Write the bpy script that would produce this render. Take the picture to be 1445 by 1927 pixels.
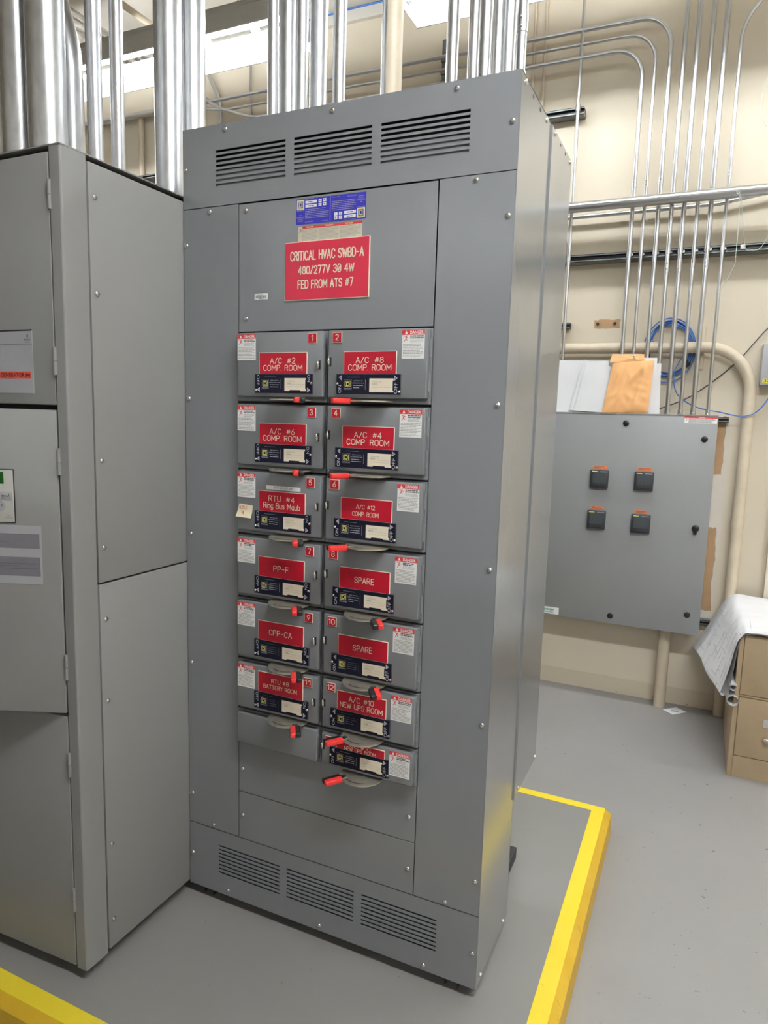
import bpy, bmesh, math, random
from mathutils import Vector, Matrix

# ------------------------------------------------------------------ scene, camera, light
for o in list(bpy.data.objects): bpy.data.objects.remove(o, do_unlink=True)
SC = bpy.context.scene
COL = SC.collection
cam_d = bpy.data.cameras.new('camera'); cam = bpy.data.objects.new('camera', cam_d); COL.objects.link(cam)
cam_d.sensor_fit = 'VERTICAL'; cam_d.sensor_height = 36.0; cam_d.sensor_width = 27.0; cam_d.lens = 24.415
cam_d.clip_start = 0.05; cam_d.clip_end = 60
cam.matrix_world = Matrix(((0.90696384, -0.08253508, 0.41304304, 1.40356),
                           (0.42026785, 0.11182235, -0.90048359, -1.63250),
                           (0.02813404, 0.99029477, 0.13610566, 1.54770),
                           (0, 0, 0, 1)))
SC.camera = cam
world = bpy.data.worlds.new('world'); SC.world = world; world.use_nodes = True
world.node_tree.nodes['Background'].inputs[0].default_value = (0.8, 0.85, 1, 1)
world.node_tree.nodes['Background'].inputs[1].default_value = 0.0
SC.view_settings.view_transform = 'Standard'; SC.view_settings.look = 'None'
SC.view_settings.gamma = 1.0; SC.view_settings.exposure = 0.4
SC.view_settings.use_curve_mapping = False
TUBE_POWER = 45.0          # emission of the fluorescent tubes
AISLE_POWER = 190.0
FAR_POWER = 70.0

random.seed(7)
WO = {}                    # world origin of each parent

# ------------------------------------------------------------------ materials
MATS = {}
def mat(name, col, rough=0.5, metal=0.0, spec=0.5, noise=0.0, nscale=30.0, bump=0.0, bscale=300.0, coat=0.0, emis=None, estr=0.0, stretch=None):
    m = bpy.data.materials.new(name); m.use_nodes = True
    nt = m.node_tree; b = nt.nodes['Principled BSDF']
    b.inputs['Base Color'].default_value = (*col, 1); b.inputs['Roughness'].default_value = rough
    b.inputs['Metallic'].default_value = metal; b.inputs['Specular IOR Level'].default_value = spec
    b.inputs['Coat Weight'].default_value = coat; b.inputs['Coat Roughness'].default_value = 0.15
    if emis:
        b.inputs['Emission Color'].default_value = (*emis, 1); b.inputs['Emission Strength'].default_value = estr
    if noise or bump:
        tc = nt.nodes.new('ShaderNodeTexCoord'); mp = nt.nodes.new('ShaderNodeMapping')
        nt.links.new(tc.outputs['Object'], mp.inputs[0])
        if stretch: mp.inputs['Scale'].default_value = stretch
    if noise:
        n = nt.nodes.new('ShaderNodeTexNoise'); n.inputs['Scale'].default_value = nscale; n.inputs['Detail'].default_value = 5
        nt.links.new(mp.outputs[0], n.inputs['Vector'])
        r = nt.nodes.new('ShaderNodeMapRange'); r.inputs[1].default_value = 0.3; r.inputs[2].default_value = 0.7
        r.inputs[3].default_value = 1 - noise; r.inputs[4].default_value = 1 + noise
        nt.links.new(n.outputs[0], r.inputs[0])
        mx = nt.nodes.new('ShaderNodeMix'); mx.data_type = 'RGBA'; mx.blend_type = 'MULTIPLY'; mx.inputs[0].default_value = 1
        mx.inputs[6].default_value = (*col, 1); nt.links.new(r.outputs[0], mx.inputs[7])
        nt.links.new(mx.outputs[2], b.inputs['Base Color'])
    if bump:
        n2 = nt.nodes.new('ShaderNodeTexNoise'); n2.inputs['Scale'].default_value = bscale; n2.inputs['Detail'].default_value = 3
        nt.links.new(mp.outputs[0], n2.inputs['Vector'])
        bp = nt.nodes.new('ShaderNodeBump'); bp.inputs['Strength'].default_value = bump; bp.inputs['Distance'].default_value = 0.002
        nt.links.new(n2.outputs[0], bp.inputs['Height']); nt.links.new(bp.outputs[0], b.inputs['Normal'])
    MATS[name] = m
    return m

M_SB = mat('switchboard_grey_enamel', (0.215, 0.220, 0.230), 0.23, spec=0.8, noise=0.03, nscale=3, bump=0.02, bscale=500)
M_SBS = mat('switchboard_side_gloss_enamel', (0.215, 0.220, 0.226), 0.20, spec=0.9, noise=0.04, nscale=2, coat=0.6)
M_SBD = mat('switch_door_grey_enamel', (0.19, 0.195, 0.203), 0.3, spec=0.7, noise=0.03, nscale=6, bump=0.02, bscale=500)
M_DARK = mat('dark_interior_steel', (0.03, 0.03, 0.033), 0.6, noise=0.1, nscale=20)
M_ATS = mat('light_grey_textured_enamel', (0.262, 0.259, 0.250), 0.38, noise=0.02, nscale=4, bump=0.05, bscale=700)
M_ENC = mat('wall_enclosure_grey', (0.27, 0.275, 0.275), 0.4, noise=0.03, nscale=3, bump=0.05, bscale=900)
M_GAL = mat('galvanized_steel', (0.64, 0.65, 0.665), 0.33, 1.0, noise=0.10, nscale=40, bump=0.04, bscale=160, stretch=(1, 1, 0.5))
M_EMT = mat('thin_wall_conduit_steel', (0.62, 0.63, 0.645), 0.28, 1.0, noise=0.06, nscale=14, bump=0.02, bscale=60)
M_STRUT = mat('strut_dull_steel', (0.22, 0.235, 0.23), 0.45, 0.7, noise=0.2, nscale=30)
M_BLK = mat('black_plastic', (0.012, 0.012, 0.014), 0.35, noise=0.1, nscale=40)
M_SCR = mat('zinc_screw', (0.75, 0.75, 0.73), 0.22, 1.0, noise=0.05, nscale=200)
M_CHR = mat('chrome', (0.8, 0.8, 0.8), 0.12, 1.0, noise=0.03, nscale=100)
M_RED = mat('engraved_red_plastic', (0.46, 0.006, 0.022), 0.3, noise=0.04, nscale=12)
M_RED2 = mat('bright_red_plastic', (0.62, 0.020, 0.055), 0.3, noise=0.04, nscale=12)
M_GRIP = mat('red_vinyl_grip', (0.78, 0.035, 0.032), 0.4, noise=0.06, nscale=60)
M_CREAM = mat('cream_lettering', (0.90, 0.82, 0.62), 0.5, noise=0.03, nscale=50)
M_CARD = mat('cream_card', (0.80, 0.71, 0.55), 0.6, noise=0.03, nscale=40)
M_WHITE = mat('white_label', (0.86, 0.85, 0.84), 0.5, noise=0.02, nscale=40)
M_AGED = mat('aged_label_paper', (0.66, 0.60, 0.46), 0.6, noise=0.05, nscale=40)
M_DRED = mat('danger_red', (0.66, 0.045, 0.04), 0.45, noise=0.04, nscale=40)
M_INK = mat('grey_print', (0.13, 0.125, 0.13), 0.6, noise=0.1, nscale=80)
M_INKL = mat('pale_print', (0.42, 0.40, 0.36), 0.6, noise=0.1, nscale=80)
M_NAVY = mat('navy_black_label', (0.007, 0.007, 0.018), 0.5, spec=0.2, noise=0.08, nscale=40)
M_SILV = mat('silver_print', (0.48, 0.49, 0.53), 0.45, noise=0.05, nscale=60)
M_DSILV = mat('dim_silver_print', (0.14, 0.14, 0.19), 0.45, noise=0.05, nscale=60)
M_BLUE = mat('blue_data_label', (0.035, 0.030, 0.42), 0.4, noise=0.03, nscale=40)
M_YEL = mat('logo_yellow', (0.74, 0.70, 0.20), 0.5, noise=0.04, nscale=60)
M_BEIGEP = mat('beige_painted_pipe', (0.63, 0.54, 0.405), 0.45, noise=0.06, nscale=14, bump=0.03, bscale=90)
M_BCAB = mat('tan_cabinet_enamel', (0.40, 0.30, 0.185), 0.42, noise=0.08, nscale=9, bump=0.02, bscale=200)
M_PAPER = mat('white_paper', (0.80, 0.80, 0.81), 0.75, noise=0.02, nscale=9)
M_PLINE = mat('faint_drawing_line', (0.52, 0.52, 0.55), 0.8, noise=0.1, nscale=30)
M_ENV = mat('manila_kraft_paper', (0.86, 0.46, 0.19), 0.65, noise=0.05, nscale=10, bump=0.05, bscale=60)
M_STICK = mat('pale_sticky_note', (0.78, 0.72, 0.50), 0.7, noise=0.03, nscale=30)
M_BCABLE = mat('blue_cable', (0.05, 0.16, 0.50), 0.4, noise=0.06, nscale=60)
M_DWIRE = mat('dark_wire', (0.09, 0.08, 0.085), 0.5, noise=0.06, nscale=60)
M_STRING = mat('pale_string', (0.55, 0.66, 0.58), 0.8, noise=0.08, nscale=80)
M_WWIRE = mat('white_wire', (0.75, 0.72, 0.65), 0.5, noise=0.05, nscale=80)
M_ORANGE = mat('orange_tag', (0.82, 0.20, 0.045), 0.5, noise=0.03, nscale=60)
M_OSTRIP = mat('orange_red_tape', (0.78, 0.09, 0.05), 0.5, noise=0.03, nscale=60)
M_SCREEN = mat('dark_lcd', (0.06, 0.07, 0.075), 0.2, noise=0.03, nscale=60)
M_METER = mat('meter_charcoal', (0.028, 0.03, 0.036), 0.4, noise=0.06, nscale=80)
M_GREEN = mat('green_lcd', (0.012, 0.10, 0.012), 0.2, noise=0.05, nscale=60)
M_LGREY = mat('pale_grey_overlay', (0.40, 0.40, 0.42), 0.4, noise=0.02, nscale=40)
M_MGREY = mat('mid_grey_overlay', (0.20, 0.195, 0.215), 0.4, noise=0.02, nscale=40)
M_PGREY = mat('warm_white_keypad', (0.50, 0.49, 0.44), 0.4, noise=0.02, nscale=40)
M_SGREEN = mat('green_brand_print', (0.02, 0.25, 0.09), 0.5, noise=0.02, nscale=40)
M_YTAG = mat('yellow_tag', (0.80, 0.70, 0.06), 0.5, noise=0.02, nscale=40)
M_BROWN = mat('bare_brown_board', (0.46, 0.29, 0.155), 0.8, noise=0.07, nscale=14)
M_PRIMER = mat('pale_primer_patch', (0.70, 0.64, 0.56), 0.7, noise=0.03, nscale=14)
M_REFL = mat('white_reflector_enamel', (0.80, 0.81, 0.83), 0.4, noise=0.02, nscale=20)
M_HOUSE = mat('white_fixture_housing', (0.66, 0.66, 0.66), 0.45, noise=0.02, nscale=20)
M_TUBE = mat('fluorescent_tube', (0.9, 0.9, 0.9), 0.4, emis=(0.93, 0.97, 1.0), estr=TUBE_POWER)
M_TUBEA = mat('fluorescent_tube_aisle', (0.9, 0.9, 0.9), 0.4, emis=(0.93, 0.97, 1.0), estr=AISLE_POWER)
M_TUBEF = mat('fluorescent_tube_far', (0.9, 0.9, 0.9), 0.4, emis=(0.93, 0.97, 1.0), estr=FAR_POWER)
M_CEIL = mat('ceiling_paint', (0.64, 0.60, 0.53), 0.75, noise=0.04, nscale=2)

def ramp(nt, src, p0, c0, p1, c1):
    r = nt.nodes.new('ShaderNodeValToRGB'); nt.links.new(src, r.inputs[0])
    r.color_ramp.elements[0].position = p0; r.color_ramp.elements[0].color = (*c0, 1)
    r.color_ramp.elements[1].position = p1; r.color_ramp.elements[1].color = (*c1, 1)
    return r.outputs[0]
def noise_node(nt, vec, scale, detail=4, rough=0.55):
    n = nt.nodes.new('ShaderNodeTexNoise'); n.inputs['Scale'].default_value = scale; n.inputs['Detail'].default_value = detail
    n.inputs['Roughness'].default_value = rough; nt.links.new(vec, n.inputs['Vector']); return n.outputs[0]
def mixc(nt, fac, a, b, mode='MIX'):
    m = nt.nodes.new('ShaderNodeMix'); m.data_type = 'RGBA'; m.blend_type = mode
    for s, v in ((0, fac), (6, a), (7, b)):
        if isinstance(v, (int, float)): m.inputs[s].default_value = v
        elif isinstance(v, tuple): m.inputs[s].default_value = (*v, 1)
        else: nt.links.new(v, m.inputs[s])
    return m.outputs[2]
def surf(name, base, base2, spot, spotscale, thr, rough, tone_noise=1.2):
    m = bpy.data.materials.new(name); m.use_nodes = True; nt = m.node_tree; b = nt.nodes['Principled BSDF']
    g = nt.nodes.new('ShaderNodeNewGeometry'); v = g.outputs['Position']
    c = mixc(nt, ramp(nt, noise_node(nt, v, tone_noise, 6), 0.35, (0, 0, 0), 0.65, (1, 1, 1)), base, base2)  # base colour drifts at random between two close tones
    s = ramp(nt, noise_node(nt, v, spotscale, 3, 0.6), thr, (0, 0, 0), thr + 0.03, (1, 1, 1))
    big = ramp(nt, noise_node(nt, v, 2.3, 2), 0.45, (0, 0, 0), 0.62, (1, 1, 1))
    f = mixc(nt, 1.0, s, big, 'MULTIPLY')
    c = mixc(nt, f, c, spot)
    nt.links.new(c, b.inputs['Base Color']); b.inputs['Roughness'].default_value = rough
    bp = nt.nodes.new('ShaderNodeBump'); bp.inputs['Strength'].default_value = 0.06; bp.inputs['Distance'].default_value = 0.003
    nt.links.new(noise_node(nt, v, 60, 4), bp.inputs['Height']); nt.links.new(bp.outputs[0], b.inputs['Normal'])
    return m
M_FLOOR = surf('grey_floor_paint', (0.275, 0.265, 0.255), (0.30, 0.29, 0.28), (0.11, 0.10, 0.09), 42, 0.69, 0.42)
M_PAD = surf('grey_pad_paint', (0.225, 0.217, 0.204), (0.245, 0.236, 0.223), (0.12, 0.10, 0.085), 42, 0.70, 0.45)
M_WALL = surf('cream_wall_paint', (0.69, 0.61, 0.475), (0.715, 0.635, 0.50), (0.40, 0.33, 0.23), 30, 0.74, 0.55)
M_BASE = surf('cream_vinyl_base', (0.62, 0.54, 0.41), (0.65, 0.57, 0.44), (0.20, 0.15, 0.10), 30, 0.66, 0.5)
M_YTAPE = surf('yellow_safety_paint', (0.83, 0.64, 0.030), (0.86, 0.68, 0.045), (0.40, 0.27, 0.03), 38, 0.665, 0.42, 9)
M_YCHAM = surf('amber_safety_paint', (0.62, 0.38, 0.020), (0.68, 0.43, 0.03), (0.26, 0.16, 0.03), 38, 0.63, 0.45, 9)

# ------------------------------------------------------------------ geometry helpers
def box(bm, x0, x1, y0, y1, z0, z1, bev=0.0, seg=2):
    vs = [bm.verts.new((x, y, z)) for x in (x0, x1) for y in (y0, y1) for z in (z0, z1)]
    F = [(0, 1, 3, 2), (4, 6, 7, 5), (0, 4, 5, 1), (2, 3, 7, 6), (0, 2, 6, 4), (1, 5, 7, 3)]
    fs = [bm.faces.new([vs[i] for i in f]) for f in F]
    if bev:
        es = list({e for f in fs for e in f.edges})
        bmesh.ops.bevel(bm, geom=es, offset=bev, segments=seg, profile=0.5, affect='EDGES')
    return bm
def B(*a, **k): return box(bmesh.new(), *a, **k)
def quad_bar(bm, p, q, w, y, t=0.0003):
    """flat bar in the front plane from p to q (x,z)"""
    p = Vector((p[0], 0, p[1])); q = Vector((q[0], 0, q[1])); d = (q - p).normalized(); n = Vector((-d.z, 0, d.x)) * w / 2
    for y0 in (y,):
        c = [p - n, q - n, q + n, p + n]
        v = [bm.verts.new((k.x, y - t, k.z)) for k in c]; bm.faces.new(v)
def polyxz(bm, pts, y0, y1):
    """prism from an outline in x,z between y0 (front) and y1"""
    a = [bm.verts.new((p[0], y0, p[1])) for p in pts]; b = [bm.verts.new((p[0], y1, p[1])) for p in pts]
    bm.faces.new(a); bm.faces.new(b[::-1]); n = len(pts)
    for i in range(n): bm.faces.new([a[i], b[i], b[(i + 1) % n], a[(i + 1) % n]])
    return bm
def fillet(pts, R, n=10):
    pts = [Vector(p) for p in pts]; out = [pts[0]]
    for i in range(1, len(pts) - 1):
        a, b, c = pts[i - 1], pts[i], pts[i + 1]; u = (a - b).normalized(); v = (c - b).normalized()
        ang = u.angle(v); r = R[i - 1] if isinstance(R, (list, tuple)) else R
        t = r / math.tan(ang / 2); cen = b + (u + v).normalized() * (r / math.sin(ang / 2))
        s = b + u * t - cen; e = b + v * t - cen; tot = s.angle(e); ax = s.cross(e).normalized()
        for k in range(n + 1): out.append(cen + Matrix.Rotation(tot * k / n, 3, ax) @ s)
    out.append(pts[-1]); return out
def smooth_path(pts, n=8):
    P = [Vector(p) for p in pts]; P = [P[0] * 2 - P[1]] + P + [P[-1] * 2 - P[-2]]; out = []
    for i in range(1, len(P) - 2):
        for k in range(n):
            t = k / n; a, b, c, d = P[i - 1:i + 3]
            out.append(0.5 * ((2 * b) + (c - a) * t + (2 * a - 5 * b + 4 * c - d) * t * t + (3 * b - a - 3 * c + d) * t ** 3))
    out.append(P[-2]); return out
def tube(bm, pts, r, seg=18, cap=True):
    pts = [Vector(p) for p in pts]; rings = []; nrm = None
    for i, p in enumerate(pts):
        d = (pts[min(i + 1, len(pts) - 1)] - pts[max(i - 1, 0)]).normalized()
        if nrm is None: nrm = d.orthogonal().normalized()
        nrm = (nrm - d * nrm.dot(d)).normalized(); bn = d.cross(nrm)
        rr = r[i] if isinstance(r, (list, tuple)) else r
        rings.append([bm.verts.new(p + (nrm * math.cos(2 * math.pi * k / seg) + bn * math.sin(2 * math.pi * k / seg)) * rr) for k in range(seg)])
    for a, b in zip(rings, rings[1:]):
        for k in range(seg): bm.faces.new([a[k], a[(k + 1) % seg], b[(k + 1) % seg], b[k]])
    if cap: bm.faces.new(rings[0][::-1]); bm.faces.new(rings[-1])
    return bm
ROUND = set()
def T(*a, **k):
    bm = tube(bmesh.new(), *a, **k); ROUND.add(id(bm)); return bm

def worigin(o):
    return WO.get(o.name, Vector((0, 0, 0))) if o else Vector((0, 0, 0))
def link_mesh(name, me, m, parent, c, smooth=True):
    o = bpy.data.objects.new(name, me); COL.objects.link(o)
    if m is not None and not me.materials: me.materials.append(m)
    if parent: o.parent = parent
    o.location = Vector(c) - worigin(parent); WO[o.name] = Vector(c)
    return o
def O(name, bm, m, parent=None, smooth=True, angle=24):
    """link a bmesh given in world coordinates as one mesh object"""
    if id(bm) in ROUND: angle = 50; ROUND.discard(id(bm))
    bmesh.ops.recalc_face_normals(bm, faces=bm.faces)
    me = bpy.data.meshes.new(name)
    lo = Vector([min(v.co[i] for v in bm.verts) for i in range(3)]); hi = Vector([max(v.co[i] for v in bm.verts) for i in range(3)])
    c = (lo + hi) / 2
    if parent is None: c.z = lo.z
    for v in bm.verts: v.co -= c
    bm.to_mesh(me); bm.free()
    if smooth:
        me.shade_smooth(); me.set_sharp_from_angle(angle=math.radians(angle))
    return link_mesh(name, me, m, parent, c)
def tag(o, label, cat, group=None):
    o['label'] = label; o['category'] = cat
    if group: o['group'] = group
    return o
def thing(name, loc, label, cat, group=None):
    o = bpy.data.objects.new(name, None); COL.objects.link(o); o.location = loc; o.empty_display_size = 0.05
    WO[o.name] = Vector(loc); return tag(o, label, cat, group)
def struct(o): o['kind'] = 'structure'; return o

def text_verts(s, bold=0.0, res=3, space=1.0, wspace=1.0):
    cu = bpy.data.curves.new('t', 'FONT'); cu.body = s; cu.resolution_u = res; cu.offset = bold; cu.fill_mode = 'FRONT'
    cu.space_character = space; cu.space_word = wspace
    ob = bpy.data.objects.new('t', cu); me = bpy.data.meshes.new_from_object(ob)
    vs = [(v.co.x, v.co.y) for v in me.vertices]; fs = [tuple(p.vertices) for p in me.polygons]
    bpy.data.objects.remove(ob); bpy.data.curves.remove(cu); bpy.data.meshes.remove(me)
    return vs, fs
def add_text(bm, s, x0, x1, z0, z1, y, rot=0, bold=0.0, keep=False, space=1.0, t=0.0004, wspace=1.0):
    vs, fs = text_verts(s, bold, space=space, wspace=wspace)
    u0 = min(v[0] for v in vs); u1 = max(v[0] for v in vs); w0 = min(v[1] for v in vs); w1 = max(v[1] for v in vs)
    if keep:     # keep the letter shape, centre inside the rectangle
        W, H = (x1 - x0, z1 - z0) if rot in (0, 180) else (z1 - z0, x1 - x0)
        k = min(W / (u1 - u0), H / (w1 - w0)); cw, ch = k * (u1 - u0), k * (w1 - w0)
        cx, cz = (x0 + x1) / 2, (z0 + z1) / 2
        if rot in (90, -90): cw, ch = ch, cw
        x0, x1, z0, z1 = cx - cw / 2, cx + cw / 2, cz - ch / 2, cz + ch / 2
    nv = []
    for a, b in vs:
        u = (a - u0) / (u1 - u0); v = (b - w0) / (w1 - w0)
        if rot == 0: X, Z = x0 + u * (x1 - x0), z0 + v * (z1 - z0)
        elif rot == 180: X, Z = x1 - u * (x1 - x0), z1 - v * (z1 - z0)
        elif rot == 90: X, Z = x1 - v * (x1 - x0), z0 + u * (z1 - z0)
        else: X, Z = x0 + v * (x1 - x0), z1 - u * (z1 - z0)
        nv.append(bm.verts.new((X, y - t, Z)))
    for f in fs:
        try: bm.faces.new([nv[i] for i in f])
        except ValueError: pass
    return bm
# engraver's single-stroke alphabet on a grid six units high
def _arc(cx, cy, rx, ry, a0, a1, n=10):
    return [(cx + rx * math.cos(math.radians(a0 + (a1 - a0) * k / n)), cy + ry * math.sin(math.radians(a0 + (a1 - a0) * k / n))) for k in range(n + 1)]
GL = {
 'A': (4, [[(0, 0), (2, 6), (4, 0)], [(0.75, 2), (3.25, 2)]]),
 'B': (3.6, [[(0, 0), (0, 6), (2, 6)] + _arc(2, 4.6, 1.4, 1.4, 90, -90) + [(0, 3.2)], [(2, 3.2)] + _arc(2, 1.6, 1.6, 1.6, 90, -90) + [(0, 0)]]),
 'C': (3.8, [_arc(2, 4, 1.9, 2, 20, 180, 8) + _arc(2, 2, 1.9, 2, 180, 340, 8)]),
 'D': (3.8, [[(0, 0), (0, 6), (1.8, 6)] + _arc(1.8, 4, 2, 2, 90, 0, 6) + _arc(1.8, 2, 2, 2, 0, -90, 6) + [(0, 0)]]),
 'E': (3.2, [[(3.2, 6), (0, 6), (0, 0), (3.2, 0)], [(0, 3.1), (2.7, 3.1)]]),
 'F': (3.2, [[(3.2, 6), (0, 6), (0, 0)], [(0, 3.1), (2.7, 3.1)]]),
 'H': (3.6, [[(0, 0), (0, 6)], [(3.6, 0), (3.6, 6)], [(0, 3.1), (3.6, 3.1)]]),
 'I': (0.2, [[(0.1, 0), (0.1, 6)]]),
 'L': (3, [[(0, 6), (0, 0), (3, 0)]]),
 'M': (4.6, [[(0, 0), (0, 6), (2.3, 1.6), (4.6, 6), (4.6, 0)]]),
 'N': (3.8, [[(0, 0), (0, 6), (3.8, 0), (3.8, 6)]]),
 'O': (4.0, [_arc(2, 4, 2, 2, 0, 180, 10) + _arc(2, 2, 2, 2, 180, 360, 10) + [(4, 4)]]),
 'P': (3.5, [[(0, 0), (0, 6), (1.9, 6)] + _arc(1.9, 4.4, 1.6, 1.6, 90, -90) + [(0, 2.8)]]),
 'R': (3.6, [[(0, 0), (0, 6), (1.9, 6)] + _arc(1.9, 4.5, 1.55, 1.5, 90, -90) + [(0, 3)], [(1.9, 3), (3.6, 0)]]),
 'S': (3.6, [_arc(1.8, 4.5, 1.7, 1.5, 15, 270, 10) + _arc(1.8, 1.5, 1.75, 1.5, 90, -165, 10)]),
 'T': (3.8, [[(0, 6), (3.8, 6)], [(1.9, 6), (1.9, 0)]]),
 'U': (3.6, [[(0, 6), (0, 1.8)] + _arc(1.8, 1.8, 1.8, 1.8, 180, 360, 10) + [(3.6, 6)]]),
 'V': (3.8, [[(0, 6), (1.9, 0), (3.8, 6)]]),
 'W': (5.4, [[(0, 6), (1.35, 0), (2.7, 5), (4.05, 0), (5.4, 6)]]),
 'Y': (3.8, [[(0, 6), (1.9, 3), (3.8, 6)], [(1.9, 3), (1.9, 0)]]),
 '0': (3.4, [_arc(1.7, 4.2, 1.7, 1.8, 0, 180, 10) + _arc(1.7, 1.8, 1.7, 1.8, 180, 360, 10) + [(3.4, 4.2)]]),
 '1': (1.3, [[(0, 4.7), (1.2, 6), (1.2, 0)]]),
 '2': (3.4, [_arc(1.7, 4.3, 1.65, 1.7, 165, -35, 10) + [(0, 0), (3.4, 0)]]),
 '3': (3.4, [_arc(1.6, 4.55, 1.55, 1.45, 160, -90, 10) + _arc(1.6, 1.6, 1.75, 1.6, 90, -160, 10)]),
 '4': (3.6, [[(2.7, 0), (2.7, 6), (0, 1.8), (3.6, 1.8)]]),
 '5': (3.4, [[(3.2, 6), (0.4, 6), (0.1, 3.2)] + _arc(1.6, 1.95, 1.75, 1.95, 130, -150, 12)]),
 '6': (3.4, [[(2.6, 6), (0.5, 3.2)] + _arc(1.7, 1.8, 1.7, 1.8, 140, 500, 16)]),
 '7': (3.4, [[(0, 6), (3.4, 6), (1.2, 0)]]),
 '8': (3.4, [_arc(1.7, 4.55, 1.45, 1.45, -90, 270, 14), _arc(1.7, 1.6, 1.7, 1.55, 90, 450, 14)]),
 '9': (3.4, [[(0.8, 0), (2.9, 2.8)] + _arc(1.7, 4.2, 1.7, 1.8, -40, 320, 16)]),
 'Ø': (3.4, [_arc(1.7, 4.2, 1.7, 1.8, 0, 180, 10) + _arc(1.7, 1.8, 1.7, 1.8, 180, 360, 10) + [(3.4, 4.2)], [(0.3, 0.6), (3.1, 5.4)]]),
 '#': (4.2, [[(0.8, 0.6), (1.7, 5.4)], [(2.5, 0.6), (3.4, 5.4)], [(0.2, 2.2), (3.7, 2.2)], [(0.5, 3.8), (4.0, 3.8)]]),
 '/': (2.8, [[(0, -0.2), (2.8, 6.2)]]), '.': (0.3, [[(0.1, 0.05), (0.2, 0.05)]]), '-': (2.8, [[(0.2, 2.9), (2.6, 2.9)]]),
 'i': (0.2, [[(0.1, 0), (0.1, 4)], [(0.1, 5.4), (0.1, 5.6)]]),
 'n': (2.6, [[(0, 0), (0, 4)], [(0, 2.8)] + _arc(1.3, 2.7, 1.3, 1.3, 170, 0, 8) + [(2.6, 0)]]),
 'g': (2.8, [_arc(1.4, 2, 1.4, 2, 0, 360, 14), [(2.8, 4), (2.8, -0.6)] + _arc(1.4, -0.6, 1.4, 1.1, 0, -160, 8)]),
 'u': (2.6, [[(0, 4), (0, 1.3)] + _arc(1.3, 1.3, 1.3, 1.3, 180, 350, 8), [(2.6, 4), (2.6, 0)]]),
 's': (2.4, [_arc(1.2, 3, 1.15, 1, 20, 270, 8) + _arc(1.2, 1, 1.2, 1, 90, -160, 8)]),
 'a': (2.8, [_arc(1.4, 2, 1.4, 2, 0, 360, 14), [(2.8, 4), (2.8, 0)]]),
 'b': (2.8, [_arc(1.4, 2, 1.4, 2, 0, 360, 14), [(0, 6), (0, 0)]]),
}
def add_stroke_text(bm, s, x0, x1, z0, z1, y, wt=0.78, t=0.0004):
    pen = 0.0; strokes = []; ws = 3.2 if '  ' not in s else 2.6
    for ch in s:
        if ch == ' ': pen += ws; continue
        w, st = GL[ch]
        for q in st: strokes.append([(pen + a, b) for a, b in q])
        pen += w + 1.35
    W_ = pen - 1.35; kz = (z1 - z0) / 6.0; kx = (x1 - x0) / max(W_, 0.01) if W_ > 0.5 else kz
    lw = wt * (kz * 0.6 + min(kx, kz) * 0.4)
    for q in strokes:
        P = [(x0 + a * kx, z0 + b * kz) for a, b in q]
        for p, r in zip(P, P[1:]):
            d = Vector((r[0] - p[0], 0, r[1] - p[1]))
            if d.length < 1e-7: continue
            n = Vector((-d.z, 0, d.x)).normalized() * lw / 2; c = [Vector((p[0], 0, p[1])), Vector((r[0], 0, r[1]))]
            bm.faces.new([bm.verts.new((v.x, y - t, v.z)) for v in (c[0] - n, c[1] - n, c[1] + n, c[0] + n)])
        for i, p in enumerate(P):
            if 0 < i < len(P) - 1 and i % 2 and len(P) > 6: continue
            bm.faces.new([bm.verts.new((p[0] + lw / 2 * math.cos(k * math.pi / 4), y - t - 0.00002, p[1] + lw / 2 * math.sin(k * math.pi / 4))) for k in range(8)])
    return bm
def text(name, lines, y, m, parent, **k):
    for s, x0, x1, z0, z1 in lines: o = O(name, add_text(bmesh.new(), s, x0, x1, z0, z1, y, **k), m, parent, smooth=False)
    return o
def print_lines(bm, x0, x1, z0, z1, n, y, rng, th=0.45, ragged=0.25):
    """rows of fine illegible print as broken bars"""
    dz = (z1 - z0) / n
    for i in range(n):
        zc = z1 - (i + 0.5) * dz; x = x0; end = x1 - (rng.random() * ragged * (x1 - x0) if rng.random() < 0.5 else 0)
        while x < end - 0.0012:
            L = min(rng.uniform(0.003, 0.011), end - x); quad_bar(bm, (x, zc), (x + L, zc), dz * th, y); x += L + 0.0010
    return bm

def screw_mesh(axis, r=0.0068, h=0.0045):
    bm = bmesh.new(); seg = 14; prof = [(r, 0), (r * 0.98, h * 0.35), (r * 0.75, h * 0.75), (r * 0.4, h * 0.95)]
    rings = [[bm.verts.new((q * math.cos(2 * math.pi * k / seg), -z, q * math.sin(2 * math.pi * k / seg))) for k in range(seg)] for q, z in prof]
    for a, b in zip(rings, rings[1:]):
        for k in range(seg): bm.faces.new([a[k], a[(k + 1) % seg], b[(k + 1) % seg], b[k]])
    bm.faces.new(rings[-1])
    box(bm, -r * 0.85, r * 0.85, -h * 0.99, -h * 0.93, -r * 0.1, r * 0.1)
    bmesh.ops.recalc_face_normals(bm, faces=bm.faces)
    if axis == 'x': bmesh.ops.rotate(bm, verts=bm.verts, cent=(0, 0, 0), matrix=Matrix.Rotation(math.pi / 2, 3, 'Z'))
    me = bpy.data.meshes.new('screw'); bm.to_mesh(me); bm.free(); me.shade_smooth(); me.materials.append(M_SCR); return me
SCR_Y = screw_mesh('y'); SCR_X = screw_mesh('x'); SCR_S = screw_mesh('y', 0.0038, 0.0025)
def screw(me, loc, parent, name='screw'):
    return link_mesh(name, me, None, parent, loc)

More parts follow.
